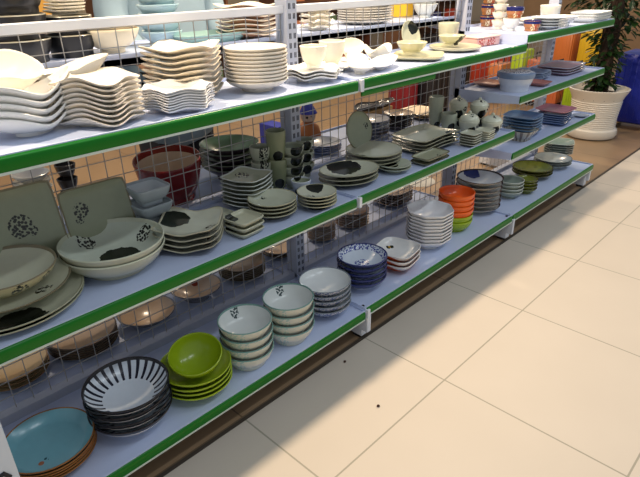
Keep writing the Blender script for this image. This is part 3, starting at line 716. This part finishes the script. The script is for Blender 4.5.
# second shelf
r = R_('lidbowl')
t = thing('lidded_bowl', 'large white lidded bowl with pale blue band on the far unit', 'bowl', (1.36, .165, .7446))
bd = dish('body', .088, .085, 6, .78, inner=g_white, outer=glaze('lb_out', (214, 218, 224)), N=48); bd.parent = t
b = bmesh.new()
pr = [(.0905, -.022), (.0925, -.018), (.0925, 0), (.086, .005), (.03, .007), (.0001, .007)]
rings = [[b.verts.new((q*math.cos(2*PI*k/48), q*math.sin(2*PI*k/48), zz)) for k in range(48)] for q, zz in pr]
for A, B in zip(rings, rings[1:]):
    for k in range(48): b.faces.new((A[k], A[(k+1) % 48], B[(k+1) % 48], B[k]))
l_ = link_mesh('lid', b, glaze('lb_lid', (120, 140, 168), spots=[(0, 0, .08, (214, 216, 220), 'solid'), (0, 0, .07, (60, 70, 90), 'speckle')]), t); l_.location.z = .087
d = dish('dish', .07, .02, 2, .6, flat=.6, inner=glaze('peach', (200, 150, 130)), shape='square'); d.location = (1.40, .32, .7446); tag(d, 'flat peach-coloured square dish behind the lidded bowl', 'dish')
stack('C2blue', 4, .018, dish('plate', .085, .018, 2, .6, flat=.6, shape='square', inner=glaze('greyblue', (120, 140, 170)), rim=glaze('greyblue_r', (160, 174, 196)), footring=True), 'square grey-blue plate', 'between lidded bowl and mauve trays', 'plate', y=.25, rz=.1)
for o in list(COL.objects):
    if o.get('label', '').startswith('square grey-blue plate'): o.location.x = 1.74
d = dish('dish', .055, .02, 2, .6, flat=.6, shape='square', inner=glaze('rose', (180, 120, 112)), footring=True); d.location = (1.56, .13, .7446); tag(d, 'small rose-coloured dish at the edge beside lidded bowl', 'dish')
for i in range(3):
    d = dish('tray', .11, .018, 2.2, .8, flat=.75, shape='square', ax=1.35, ay=.9, inner=glaze('mauve', (168, 134, 146)), rim=glaze('mauve_r', (176, 178, 192)), rimw=.07); d.location = (2.04, .21, .7446+i*.014); d.rotation_euler = (0, 0, .02*i)
    tag(d, 'mauve rectangular tray with grey rim, %s of three by potted tree' % ('lowest', 'middle', 'topmost')[i], 'tray', 'mauve rectangular trays')
# third shelf
r = R_('C3blue')
stack('C3blue', 6, .024, dish('bowl', .095, .024, 2, .55, flat=.5, shape='softsquare', inner=glaze('skyblue', (92, 130, 172)), rim=glaze('skyblue_r', (120, 154, 190)), footring=True), 'rounded square blue plate', 'behind the striped bowl', 'plate', rz=.1, h=.105)
stack('C3pink', 5, .022, dish('plate', .08, .02, 2, .6, flat=.55, shape='square', inner=glaze('blue2', (84, 112, 160)), rim=glaze('blue2_r', (130, 150, 186)), footring=True), 'square blue plate', 'under the pink square plate', 'plate', rz=.1, h=.07)
x, y, z, r, h = POS['C3pink']
d = dish('plate', .095, .018, 2, .6, flat=.55, shape='square', inner=glaze('pinkplate', (190, 122, 134)), rim=glaze('pinkplate_r', (200, 140, 146)), footring=True); d.location = (x, y, z+.073); tag(d, 'pink square plate lying on the square blue plates', 'plate')
r = R_('C3strip')
d = dish('bowl', .078, .058, 3.5, .6, shape='softsquare', inner=glaze('stripeb_in', (176, 176, 168)), outer=glaze('stripeb_out', (178, 176, 164), stripes=(16, .2, .01, (120, 112, 104))), footring=True); d.location = (1.475, .15, .4666); tag(d, 'grey striped square bowl at near end of its shelf', 'bowl')
for q, (xx, yy) in enumerate(((2.13, .16), (2.2, .10))):
    d = dish('dish', .045, .012, 2, .6, shape='round', inner=glaze('greyd%d' % q, (150, 160, 180)), N=32); d.location = (xx, yy, .4666); tag(d, ('small grey-blue dish lying next to the pink plate', 'small grey-blue dish at the shelf tip')[q], 'dish')

# ================================================================== OTHER SIDE OF THE GONDOLA
def back(key, n, H, rr=None, look='', where='', cat='plate', inner=None, rim=None, outer=None, h=None, y=None, kind='plate', **kw):
    r = rr or POS[key][3]
    args = dict(p=2.0, foot=.5); args.update(kw)
    return stack(key, n, H, dish(kind, r, H, inner=inner, rim=rim, outer=outer, **args), look, where, cat, h=h, y=y)
tanr = glaze('tan_rim', (150, 118, 84)); 
back('kb0', 3, .024, look='tan plate with brown rim', where='beyond the mesh behind turquoise plates', inner=glaze('tan_l', (206, 178, 134)), rim=tanr, outer=g_darkside, h=.055)
back('kb4', 6, .02, look='brown ribbed plate', where='beyond mesh behind the striped bowls', inner=g_tanin, rim=glaze('rib_r', (110, 96, 84)), outer=g_darkside, h=.062)
back('kb1', 1, .045, look='shallow tan bowl', where='beyond mesh behind the lime green plates', cat='bowl', kind='bowl', inner=g_tanin, outer=glaze('kb1o', (120, 122, 130)), h=.045, rr=.105)
back('kb2', 1, .055, look='tan bowl with round red sticker', where='beyond the mesh', cat='bowl', kind='bowl', inner=glaze('kb2i', (184, 160, 136), spots=[(.03, .055, .013, (126, 52, 34), 'solid')]), outer=glaze('kb1o', (120, 122, 130)), h=.055, rr=.10)
back('kb3', 6, .03, look='mottled brown plate', where='beyond mesh behind the rice bowls', inner=glaze('mott', (150, 130, 104), noise=.25), rim=glaze('mott_r', (130, 118, 100)), outer=g_darkside, h=.075, rr=.098)
back('kb5', 2, .03, look='plain tan plate', where='beyond mesh before the slotted upright', inner=g_tanin, rim=glaze('rib_r', (110, 96, 84)), outer=g_darkside, h=.045, rr=.09)
back('kc0', 6, .02, look='small brown plate', where='beyond mesh behind the blue-sided bowls', inner=g_tanin, rim=glaze('kc_r', (150, 134, 124)), outer=glaze('kc_o', (84, 76, 84)), h=.09)
back('kc1', 6, .02, look='small russet plate', where='beyond mesh behind the blue-and-white bowls', inner=glaze('russet', (176, 142, 116)), rim=glaze('kc_r', (150, 134, 124)), outer=glaze('kc_o', (84, 76, 84)), h=.09)
back('kc2', 5, .03, look='square brown plate with navy underside', where='beyond mesh behind octagonal bowls', inner=g_tanin, rim=glaze('kc_r', (150, 134, 124)), outer=glaze('kc2_o', (44, 50, 84)), shape='softsquare', h=.09, rr=.10)
back('kc3', 1, .02, look='bright cream plate', where='beyond the mesh behind orange bowls', inner=g_cream, outer=g_cream, h=.02, rr=.10)
back('mwhite', 8, .04, look='white plate', where='beyond mesh above the sprig plate', inner=g_white, outer=g_cream, h=.20)
back('mdark', 4, .05, look='dark grey cup', where='beyond mesh above the sprig plate', cat='cup', kind='cup', inner=glaze('dk', (50, 46, 44)), h=.19, p=4)
x, y, z, r, h = POS['red']
d = dish('pot', r, h, 6, .7, th=.005, inner=glaze('red_in', (206, 186, 160)), rim=glaze('red_rim', (120, 34, 30)), outer=glaze('red_out', (116, 24, 26)), footring=True, N=64); d.location = (x, y, z+.0006); d.rotation_mode = 'AXIS_ANGLE'; d.rotation_axis_angle = (.12, .75, -.66, 0); d.location.z += .008; tag(d, 'deep red pot with cream inside beyond the mesh', 'pot')
back('green', 5, .06, look='deep green plate with purple-brown side', where='beyond the mesh', inner=glaze('grn', (104, 128, 96)), rim=glaze('grn_r', (120, 132, 112)), outer=glaze('grn_o', (92, 78, 88)), h=.142)
back('glass', 4, .022, look='pale blue-grey plate', where='beyond mesh behind the black-patched cups', inner=glaze('pbg', (176, 178, 182)), outer=glaze('pbgo', (120, 134, 170)), h=.05, rr=.085)
back('gstack', 5, .03, look='bluish grey plate', where='beyond mesh behind the standing round plate', inner=glaze('bgp', (160, 158, 158)), outer=glaze('bgpo', (130, 136, 156)), h=.093)
back('drim', 6, .03, look='tan bowl with dark rim', where='beyond mesh behind curved platters', cat='bowl', kind='bowl', inner=g_tanin, rim=glaze('drim_r', (50, 44, 42)), outer=glaze('drim_o', (96, 90, 96)), h=.085, rr=.075)
back('tanrect', 3, .02, look='large pale tan square plate', where='beyond mesh before the jars', inner=glaze('ltan', (222, 200, 166)), rim=glaze('ltr', (180, 150, 110)), outer=glaze('lto', (120, 104, 84)), shape='square', h=.035, rr=.10, p=2)
x, y, z, r, h = POS['serp']
d = dish('tray', .10, .02, 2, .8, flat=.75, inner=glaze('serp_in', (74, 66, 58)), rim=glaze('serp_r', (36, 30, 28)), shape='leaf', ax=1.3, ay=.6, wave=lambda a: .006*math.cos(3*a)); d.location = (x, .72, z+.085); tag(d, 'dark wavy-edged tray resting on cartons beyond the mesh', 'tray')
b = bmesh.new(); bx(b, -.10, .10, -.05, .05, 0, .083, bev=.002); bb = link_mesh('carton', b, mat('carton_tan', (190, 150, 100), .8, noise=.1), smooth=False); bb.location = (x, .72, z+.0006); tag(bb, 'tan carton under the dark wavy tray beyond the mesh', 'box')
# gnome
t = thing('garden_figurine', 'small figurine with blue pointed cap and orange-brown body beyond the mesh', 'figurine', (.41, .70, .5706))
def lathe(name, prof, m, parent, n=24):
    b = bmesh.new(); rings = [[b.verts.new((q*math.cos(2*PI*k/n), q*math.sin(2*PI*k/n), zz)) for k in range(n)] for q, zz in prof]
    for A, B in zip(rings, rings[1:]):
        for k in range(n): b.faces.new((A[k], A[(k+1) % n], B[(k+1) % n], B[k]))
    b.faces.new(rings[0][::-1]); b.faces.new(rings[-1]); bmesh.ops.remove_doubles(b, verts=b.verts, dist=1e-5)
    return link_mesh(name, b, m, parent)
lathe('body', [(.045, 0), (.058, .02), (.06, .05), (.048, .085), (.025, .105), (.001, .11)], mat('gnome_orange', (176, 104, 52), .6), t)
lathe('head', [(.012, .10), (.030, .112), (.036, .13), (.032, .15), (.001, .16)], mat('gnome_face', (200, 170, 150), .6), t)
lathe('cap', [(.044, .146), (.040, .152), (.026, .178), (.012, .2), (.001, .212)], mat('gnome_cap', (34, 40, 130), .6), t)
b = bmesh.new()
for s in (-1, 1): bmesh.ops.create_uvsphere(b, u_segments=8, v_segments=6, radius=.006, matrix=Matrix.Translation((-.022+s*.012, -.028, .134)))
link_mesh('eyes', b, BLK, t)
# top back shelf
blackpot = mat('pot_black', (24, 24, 26), .35); potin = glaze('pot_line', (150, 146, 130))
def pot(x, y, z, r, h, lab):
    d = dish('pot', r, h, 9, .85, th=.004, inner=glaze('pot_in', (60, 58, 54)), rim=potin, outer=blackpot, rimw=.02, N=48); d.location = (x, y, z); tag(d, lab, 'pot', 'black pots on the top shelf of the far side'); 
    b = bmesh.new(); tube(b, [(-r-.002, -.03, h*.8), (-r-.025, -.015, h*.8), (-r-.025, .015, h*.8), (-r-.002, .03, h*.8)], .004); link_mesh('handle', b, blackpot, d)
    return d
zK = 1.0856
pot(-.80, .60, zK, .085, .062, 'black pot, lowest of the tall pot stack beyond the leaf bowls')
pot(-.80, .60, zK+.063, .085, .062, 'black pot, middle of the tall pot stack beyond the leaf bowls')
pot(-.80, .60, zK+.126, .085, .05, 'black pot, topmost of the tall pot stack beyond the leaf bowls')
pot(-.645, .62, zK, .068, .062, 'black pot, lowest of the short pot stack beside cream bowls')
pot(-.645, .62, zK+.063, .068, .05, 'black pot, topmost of the short pot stack beside cream bowls')
for i in range(5):
    d = dish('plate', .055, .012, 2, .6, inner=g_cream, footring=False, N=36); d.location = (-.645+.003*i, .62, zK+.116+i*.009); tag(d, 'small cream plate, %s from bottom on the short black pots' % ('first', 'second', 'third', 'fourth', 'fifth')[i], 'plate', 'cream plates stacked on the black pots')
stack('crm', 2, .075, dish('bowl', .085, .07, -2.2, .42, inner=g_cream, outer=glaze('crm_o', (232, 218, 188)), footring=True), 'cream footed bowl', 'beyond the rail behind wavy plates', 'bowl', h=.102)
stack('blueb', 5, .05, dish('bowl', .068, .045, 3, .6, inner=glaze('plb', (176, 204, 214), noise=.02), footring=True), 'pale blue plastic bowl', 'in front of the blue-shirted person', 'bowl', h=.16)
d = dish('tray', .11, .03, 2, .8, flat=.7, shape='square', ax=1.25, ay=.7, inner=glaze('bgtray', (150, 184, 180))); d.location = (-.17, .60, zK); tag(d, 'blue-green rectangular tray beyond the rail behind large square plates', 'tray')
stack('wavb', 7, .022, dish('plate', .10, .02, 1.8, .5, flat=.5, shape='softsquare', inner=g_cream, outer=glaze('wavb_o', (170, 130, 104)), rim=glaze('wavb_r', (236, 226, 206)), wave=lambda a: -.005*math.cos(4*a), rimw=.06, footring=True), 'cream wavy plate with brown underside', 'beyond the soup bowls', 'plate', h=.115)
stack('wb1', 4, .022, dish('plate', .073, .02, 1.8, .5, shape='hexwave', inner=g_cream, wave=lambda a: .004*math.cos(6*a), footring=True), 'scalloped cream plate', 'beyond the mesh above white teacups', 'plate', h=.085)
stack('wb2', 9, .022, dish('plate', .125, .02, 1.8, .5, flat=.5, inner=g_white, outer=glaze('wb2_o', (214, 208, 196)), footring=True), 'wide white dinner plate', 'beyond mesh beside the scalloped cream plates', 'plate', h=.105)
stack('wb3', 3, .07, dish('bowl', .06, .065, 3, .5, inner=glaze('wb3', (206, 210, 206)), footring=True), 'pale grey bowl', 'beyond mesh near the far upright', 'bowl', h=.13)
b = bmesh.new(); bx(b, -.03, .03, -.05, .05, 0, .16, bev=.003); bb = link_mesh('carton', b, mat('carton_yellow', (216, 172, 40), .6), smooth=False); bb.location = (1.26+.02, .60, zK); tag(bb, 'upright yellow carton beyond the mesh by the far upright', 'box')
bb.location = (1.13, .72, zK)

# price card at the near end
pc = thing('price_card', 'white price card with bold black print hanging before the turquoise plates', 'sign', CARD)
b = bmesh.new(); bx(b, -.15, .0, -.0015, .0015, 0, .44); link_mesh('card', b, mat('card_white', (205, 212, 220), .5), pc, smooth=False)
b = bmesh.new(); tube(b, [(-.075, -.002, .20), (-.045, -.002, .20), (-.026, -.002, .205), (-.018, -.002, .19), (-.03, -.002, .165), (-.06, -.002, .15)], .006, n=6); link_mesh('print', b, BLK, pc)
b = bmesh.new(); bx(b, -.15, .0, .0015, .06, .44, .444); link_mesh('hanger', b, WCLIP, pc, smooth=False)

# crumbs
for (x, y, lab) in ((CR1[0], CR1[1], 'dark crumb on the sunlit white tile near the floor joint'), (CR2[0], CR2[1], 'dark crumb on the shaded white tile near the shelf')):
    b = bmesh.new(); bmesh.ops.create_icosphere(b, subdivisions=2, radius=.006); 
    for v in b.verts: v.co *= random.uniform(.7, 1.1); v.co.z *= .5
    o = link_mesh('crumb', b, mat('crumb', (60, 34, 20), .9)); o.location = (x, y, .003); tag(o, lab, 'crumb')

# ================================================================== POTTED TREE
pt = thing('potted_tree', 'leafy dark tree in a ribbed white pot at the aisle end', 'plant', (3.57, .46, 0))
prof = [(.15, 0), (.19, .01), (.205, .04), (.198, .075), (.178, .09)]
z = .09
while z < .30:
    q = .178 + max(0, (z-.17))*.12
    prof += [(q, z), (q+.004, z+.006), (q, z+.012)]; z += .016
prof += [(.196, .32), (.208, .35), (.228, .385), (.236, .405), (.222, .408), (.195, .36), (.15, .33)]
lathe('pot', prof, glaze('pot_white', (214, 206, 192), noise=.03), pt, n=48)
lathe('soil', [(.001, .355), (.10, .36), (.208, .355), (.2, .33)], mat('soil', (54, 34, 22), .95, noise=.4, nscale=60), pt, n=32)
b = bmesh.new()
for s in range(4):
    a0 = s*PI/2
    tube(b, [(.035*math.cos(a0+t*.45)*(1+.3*math.sin(t)) + .02*math.sin(t*.3), .035*math.sin(a0+t*.45), .33+t*.13) for t in range(13)], [.036-.001*t for t in range(13)], n=8)
link_mesh('trunk', b, mat('bark', (58, 44, 34), .9, noise=.4, nscale=40), pt)
b = bmesh.new()
rng = random.Random(3)
def leaf(b, c, d, s):
    d = d.normalized(); side = d.cross(Vector((0, 0, 1))).normalized(); n = side.cross(d)
    A = [c, c+d*s*.4+side*s*.26+n*s*.05, c+d*s*.75+side*s*.18, c+d*s - n*s*.1, c+d*s*.75-side*s*.18, c+d*s*.4-side*s*.26+n*s*.05, c+d*s*.5-n*s*.03]
    V = [b.verts.new(p) for p in A]
    for i, j in ((0, 1), (1, 2), (2, 3), (3, 4), (4, 5), (5, 0)): b.faces.new((V[i], V[j], V[6]))
for i in range(1500):
    z = rng.uniform(.42, 1.9) if i > 500 else rng.uniform(.9, 1.5)
    a = rng.uniform(0, 2*PI)
    R0 = .10 + (.0 if z < .75 else min(.42, (z-.75)*.9))
    rr = R0*math.sqrt(rng.random())
    c = Vector((rr*math.cos(a), rr*math.sin(a), z))
    d = Vector((math.cos(a)+rng.uniform(-.6, .6), math.sin(a)+rng.uniform(-.6, .6), rng.uniform(-.9, .3)))
    leaf(b, c, d, rng.uniform(.05, .10))
fo = link_mesh('foliage', b, mat('leaf_green', (24, 50, 16), .45, noise=.35, nscale=9), pt, smooth=False)

# ================================================================== LUGGAGE AND DISPLAYS BEYOND
def suitcase(x, y, w, d, h, rgb, label, rz=0, name='suitcase'):
    t = thing(name, label, 'suitcase', (x, y, 0), rz, 'suitcases lined up beyond the shelving')
    m = mat('shell_%d_%d_%d' % rgb, rgb, .35)
    b = bmesh.new(); bx(b, -w/2, w/2, -d/2, d/2, .05, .05+h, bev=min(w, d)*.16)
    s = link_mesh('shell', b, m, t)
    b = bmesh.new(); n = max(3, int(w/.05))
    for i in range(n):
        xx = -w/2+.04+(w-.08)*i/(n-1)
        bx(b, xx-.006, xx+.006, -d/2-.005, -d/2+.01, .1, h, bev=.002)
    n2 = max(3, int(d/.05))
    for i in range(n2):
        yy = -d/2+.04+(d-.08)*i/(n2-1)
        bx(b, -w/2-.005, -w/2+.01, yy-.006, yy+.006, .1, h, bev=.002)
    link_mesh('ribs', b, m, t)
    b = bmesh.new()
    tube(b, [(-.07, 0, .05+h-.005), (-.07, 0, .05+h+.06), (.07, 0, .05+h+.06), (.07, 0, .05+h-.005)], .008)
    link_mesh('handle', b, BLK, t)
    for sx in (-1, 1):
        for sy in (-1, 1):
            b = bmesh.new(); bmesh.ops.create_cone(b, cap_ends=True, segments=16, radius1=.026, radius2=.026, depth=.02, matrix=Matrix.Translation((sx*(w/2-.05), sy*(d/2-.05), .026)) @ Matrix.Rotation(PI/2, 4, 'Y'))
            link_mesh('wheel', b, BLK, t)
    return t
suitcase(3.36, 1.95, .42, .26, .52, (30, 28, 32), 'black suitcase between dark red and charcoal ones beyond mesh')
suitcase(3.80, 2.0, .36, .24, .50, (34, 26, 28), 'charcoal suitcase beside the black one beyond the mesh')
suitcase(3.02, 2.05, .18, .24, .52, (120, 26, 36), 'dark red suitcase next to the black one beyond the mesh')
suitcase(4.3, 2.1, .40, .26, .44, (188, 66, 44), 'brick red suitcase beyond the mesh over jars')
suitcase(4.85, 2.1, .40, .26, .42, (196, 78, 50), 'orange-red suitcase next to the brick red one')
suitcase(5.35, 2.15, .3, .26, .44, (34, 44, 130), 'navy blue suitcase next to the orange-red one')
suitcase(4.45, .97, .26, .125, .36, (150, 178, 30), 'lime green suitcase just behind the white tree pot')
suitcase(4.45, 1.16, .26, .14, .36, (196, 104, 62), 'orange-brown suitcase between two lime green suitcases')
suitcase(4.45, .80, .26, .11, .40, (150, 178, 30), 'taller lime green suitcase touching the blue suitcase side')
suitcase(4.45, 1.38, .26, .14, .42, (176, 96, 62), 'rust-coloured suitcase in the lime and orange row')
suitcase(4.45, 1.56, .26, .14, .50, (166, 190, 40), 'tallest lime green suitcase at far end of the row')
suitcase(4.45, 1.80, .26, .16, .34, (200, 120, 70), 'low orange suitcase beyond the tallest lime one')
suitcase(4.12, .24, .34, .50, .60, (20, 36, 140), 'large deep blue suitcase behind the potted tree')
suitcase(7.0, 1.75, .3, .28, .50, (222, 180, 40), 'yellow suitcase far back beside the tree trunk')
suitcase(7.0, 2.1, .3, .26, .50, (210, 120, 60), 'orange suitcase far back next to the yellow one')
suitcase(7.0, 2.5, .3, .3, .40, (120, 110, 100), 'grey suitcase far back beyond the yellow one')
suitcase(7.4, .95, .5, .34, .40, (190, 90, 80), 'pinkish red suitcase far back beyond the blue one')
suitcase(7.6, .35, .5, .4, .45, (206, 196, 190), 'pale suitcase far back beyond the blue one')
# low tables / cabinets
def cabinet(x0, x1, y0, y1, h, rgb, label, goods):
    t = thing('display_cabinet', label, 'cabinet', ((x0+x1)/2, (y0+y1)/2, 0), 0, 'display cabinets in the back aisles')
    m = mat('cab_%d_%d_%d' % rgb, rgb, .5, noise=.15, nscale=8); w, d = x1-x0, y1-y0
    b = bmesh.new()
    bx(b, -w/2, -w/2+.03, -d/2, d/2, 0, h); bx(b, w/2-.03, w/2, -d/2, d/2, 0, h); bx(b, -w/2+.03, w/2-.03, d/2-.02, d/2, 0, h)
    link_mesh('frame', b, m, t, smooth=False)
    k = max(2, int(h/.42))
    for i in range(k+1):
        z = .08+(h-.1)*i/k
        b = bmesh.new(); bx(b, -w/2+.03, w/2-.03, -d/2, d/2-.02, z-.02, z); link_mesh('shelf', b, m, t, smooth=False)
    if goods:
        names = {(200, 190, 170): 'cream', (170, 60, 40): 'red', (60, 60, 110): 'blue', (200, 150, 60): 'ochre', (90, 110, 80): 'green', (40, 36, 40): 'black', (190, 120, 80): 'tan'}
        for i in range(min(k, 3)):
            z = .08+(h-.1)*i/k; n = 3; cs = rng.sample(list(names), n); st = (w-.1)/n
            for q in range(n):
                ww = min(st*.8, rng.uniform(.26, .4)); hh = rng.uniform(.2, .3); c = cs[q]
                b = bmesh.new(); bx(b, -ww/2, ww/2, -.08, .08, 0, hh, bev=.004)
                o = link_mesh('boxed_goods', b, mat('goods_%d_%d_%d' % c, c, .6), smooth=False); o.location = (x0+.05+st*(q+.5), y0+.12, z+.001)
                tag(o, '%s box on the %s shelf of the %s' % (names[c], ('lowest', 'second lowest', 'third lowest')[i], goods), 'box', 'boxed goods on the back aisle cabinets')
cabinet(-.6, .9, 4.2, 4.6, 1.9, (96, 60, 38), 'dark brown display cabinet behind the blue-shirted person', 'cabinet behind the person')
cabinet(1.3, 2.8, 4.4, 4.8, 1.9, (110, 70, 44), 'brown display cabinet between two others in the back aisle', 'middle brown cabinet')
cabinet(3.6, 5.4, 4.4, 4.8, 1.9, (84, 50, 36), 'dark brown display cabinet beyond the red suitcases', 'cabinet beyond red suitcases')
cabinet(6.2, 8.2, 4.4, 4.8, 1.7, (120, 84, 60), 'brown display cabinet farthest along the back aisle', 'farthest back aisle cabinet')
cabinet(9.5, 9.9, 1.0, 4.0, 1.3, (150, 120, 90), 'low tan display cabinet far beyond the potted tree', 'low tan cabinet beyond potted tree')
# cartons on the tan floor seen through the mesh
for (x, y, w, d, h, c, lab) in ((-.28, 1.75, .42, .3, .16, (168, 104, 56), 'brown carton on tan floor beyond the sprig plates'), (.95, 2.1, .4, .25, .10, (206, 204, 196), 'flat white carton on tan floor beyond deep green plates'),
                                (1.28, 1.95, .12, .2, .30, (36, 44, 130), 'blue carton on tan floor beside flat white carton')):
    b = bmesh.new(); bx(b, -w/2, w/2, -d/2, d/2, 0, h, bev=.003); o = link_mesh('carton', b, mat('ct_%d' % c[0], c, .7, noise=.1), smooth=False); o.location = (x, y, 0); tag(o, lab, 'box')

# ================================================================== PERSON
def skin_mesh(name, V, E, rad, m, parent, sub=2, root=0):
    me = bpy.data.meshes.new(name); me.from_pydata([Vector(v) for v in V], E, [])
    o = bpy.data.objects.new(name, me); COL.objects.link(o)
    md = o.modifiers.new('skin', 'SKIN'); md.use_smooth_shade = True
    for i, r in enumerate(rad):
        sv = me.skin_vertices[0].data[i]; sv.radius = (r if isinstance(r, tuple) else (r, r)); sv.use_root = (i == root)
    s = o.modifiers.new('sub', 'SUBSURF'); s.levels = sub; s.render_levels = sub
    dg = bpy.context.evaluated_depsgraph_get(); me2 = bpy.data.meshes.new_from_object(o.evaluated_get(dg))
    bpy.data.objects.remove(o)
    for p in me2.polygons: p.use_smooth = True
    me2.materials.clear(); me2.materials.append(m)
    q = bpy.data.objects.new(name, me2); COL.objects.link(q); q.parent = parent
    return q
P = thing('person', 'person in a light blue shirt and dark trousers browsing the far side', 'person', (-.05, 1.10, 0), PI)
skinm = mat('skin', (196, 150, 120), .5); shirt = mat('shirt_blue', (136, 158, 172), .8, noise=.12, nscale=7); trou = mat('trousers_dark', (26, 28, 36), .85); hair = mat('hair_black', (22, 18, 16), .6)
V = [(0, 0, .90), (0, 0, 1.08), (0, .02, 1.28), (0, .03, 1.40), (0, .04, 1.49), (0, .045, 1.56), (0, .05, 1.66),
     (.10, 0, .88), (.105, .01, .50), (.11, -.01, .10), (.115, .12, .045),
     (-.10, 0, .88), (-.105, .01, .50), (-.11, -.01, .10), (-.115, .12, .045),
     (.19, .02, 1.38), (.24, .03, 1.12), (.22, .22, 1.0), (.21, .29, .97),
     (-.19, .02, 1.38), (-.24, .03, 1.12), (-.22, .22, 1.0), (-.21, .29, .97)]
E = [(0, 1), (1, 2), (2, 3), (3, 4), (4, 5), (5, 6), (0, 7), (7, 8), (8, 9), (9, 10), (0, 11), (11, 12), (12, 13), (13, 14), (3, 15), (15, 16), (16, 17), (17, 18), (3, 19), (19, 20), (20, 21), (21, 22)]
rad = [(.15, .11), (.135, .10), (.16, .11), (.13, .09), .055, .075, .085, (.085, .085), .06, .042, .04, (.085, .085), .06, .042, .04, .055, .043, .034, .03, .055, .043, .034, .03]
for s, w in ((1, 18), (-1, 22)):                              # fingers and thumbs
    bx_, by_, bz_ = V[w]
    V.append((bx_, by_+.06, bz_-.01)); rad.append((.032, .016)); E.append((w, len(V)-1)); palm = len(V)-1
    for k, (off, ln) in enumerate(((-.027, .06), (-.009, .072), (.009, .067), (.027, .052))):
        V += [(bx_+off, by_+.085, bz_-.012), (bx_+off*1.05, by_+.085+ln*.6, bz_-.024), (bx_+off*1.05, by_+.085+ln, bz_-.045)]; n = len(V)
        rad += [.009, .008, .007]; E += [(palm, n-3), (n-3, n-2), (n-2, n-1)]
    V += [(bx_-s*.035, by_+.045, bz_-.012), (bx_-s*.05, by_+.085, bz_-.02)]; n = len(V); rad += [.011, .009]; E += [(w, n-2), (n-2, n-1)]
body = skin_mesh('body', V, E, rad, skinm, P)
sv = [(0, 0, .56), (0, 0, .9), (0, 0, 1.08), (0, .02, 1.28), (0, .03, 1.41), (.19, .02, 1.39), (.24, .03, 1.12), (.222, .2, 1.01), (-.19, .02, 1.39), (-.24, .03, 1.12), (-.222, .2, 1.01)]
skin_mesh('shirt', sv, [(0, 1), (1, 2), (2, 3), (3, 4), (4, 5), (5, 6), (6, 7), (4, 8), (8, 9), (9, 10)], [(.27, .19), (.25, .17), (.22, .155), (.21, .14), (.15, .11), .078, .07, .055, .078, .07, .055], shirt, P)
skin_mesh('trousers', [(0, 0, .92), (.10, 0, .86), (.105, .01, .50), (.11, -.01, .09), (-.10, 0, .86), (-.105, .01, .50), (-.11, -.01, .09)], [(0, 1), (1, 2), (2, 3), (0, 4), (4, 5), (5, 6)], [(.16, .12), .10, .08, .065, .10, .08, .065], trou, P)
b = bmesh.new(); bmesh.ops.create_uvsphere(b, u_segments=24, v_segments=16, radius=1, matrix=Matrix.Translation((0, .035, 1.665)) @ Matrix.Diagonal((.096, .11, .115, 1)))
for v in list(b.verts):
    if v.co.y > .09 and v.co.z < 1.70: b.verts.remove(v)
    elif v.co.z < 1.58: b.verts.remove(v)
link_mesh('hair', b, hair, P)
b = bmesh.new()
for s in (-1, 1): bmesh.ops.create_uvsphere(b, u_segments=10, v_segments=8, radius=.011, matrix=Matrix.Translation((s*.032, .128, 1.645)))
link_mesh('eyes', b, mat('eye', (230, 226, 220), .2), P)
b = bmesh.new(); bmesh.ops.create_cone(b, cap_ends=True, segments=8, radius1=.014, radius2=.004, depth=.045, matrix=Matrix.Translation((0, .143, 1.62)) @ Matrix.Rotation(.35, 4, 'X')); link_mesh('nose', b, skinm, P)
b = bmesh.new(); bx(b, -.025, .025, .122, .134, 1.583, 1.592, bev=.003); link_mesh('mouth', b, mat('lips', (150, 80, 76), .5), P)
b = bmesh.new()
for s in (-1, 1): bmesh.ops.create_uvsphere(b, u_segments=10, v_segments=8, radius=1, matrix=Matrix.Translation((s*.093, .05, 1.635)) @ Matrix.Diagonal((.012, .02, .032, 1)))
link_mesh('ears', b, skinm, P)
for s in (-1, 1):
    b = bmesh.new(); bx(b, s*.113-.045, s*.113+.045, -.06, .19, 0, .085, bev=.02); link_mesh('shoe', b, BLK, P)

# ================================================================== LIGHT
def light(kind, name, loc, energy, col, **kw):
    l = bpy.data.lights.new(name, kind); l.energy = energy; l.color = col
    for k, v in kw.items(): setattr(l, k, v)
    o = bpy.data.objects.new(name, l); COL.objects.link(o); o.location = loc; return o
for i, (x, y, z, e) in enumerate(SPOTS):
    light('POINT', 'ceiling_spot', (x, y, z), e, WARM, shadow_soft_size=.03)
for (x, y, e) in TUBES:
    light('AREA', 'ceiling_tube', (x, y, 3.1), e, COOL, shape='RECTANGLE', size=1.2, size_y=.12)
w = bpy.data.worlds.new('world'); S.world = w; w.use_nodes = True
w.node_tree.nodes['Background'].inputs[0].default_value = AMB
w.node_tree.nodes['Background'].inputs[1].default_value = AMBS

# ================================================================== CAMERA
cam = bpy.data.cameras.new('camera'); cam.sensor_width = 36; cam.lens = 545.45*36/640
co = bpy.data.objects.new('camera', cam); COL.objects.link(co); S.camera = co
X = Vector((.69558, -.71824, -.01734)); Y = Vector((.32408, .29213, .89979)); Z = -Vector((.64120, .63150, -.43597))
co.matrix_world = Matrix(((X.x, Y.x, Z.x, -1.3558), (X.y, Y.y, Z.y, -1.1016), (X.z, Y.z, Z.z, 1.2924), (0, 0, 0, 1)))
cam.clip_start = .02
S.view_settings.view_transform = 'Standard'; S.view_settings.look = 'None'; S.view_settings.gamma = 1
S.view_settings.use_curve_mapping = False; S.view_settings.exposure = EXPO
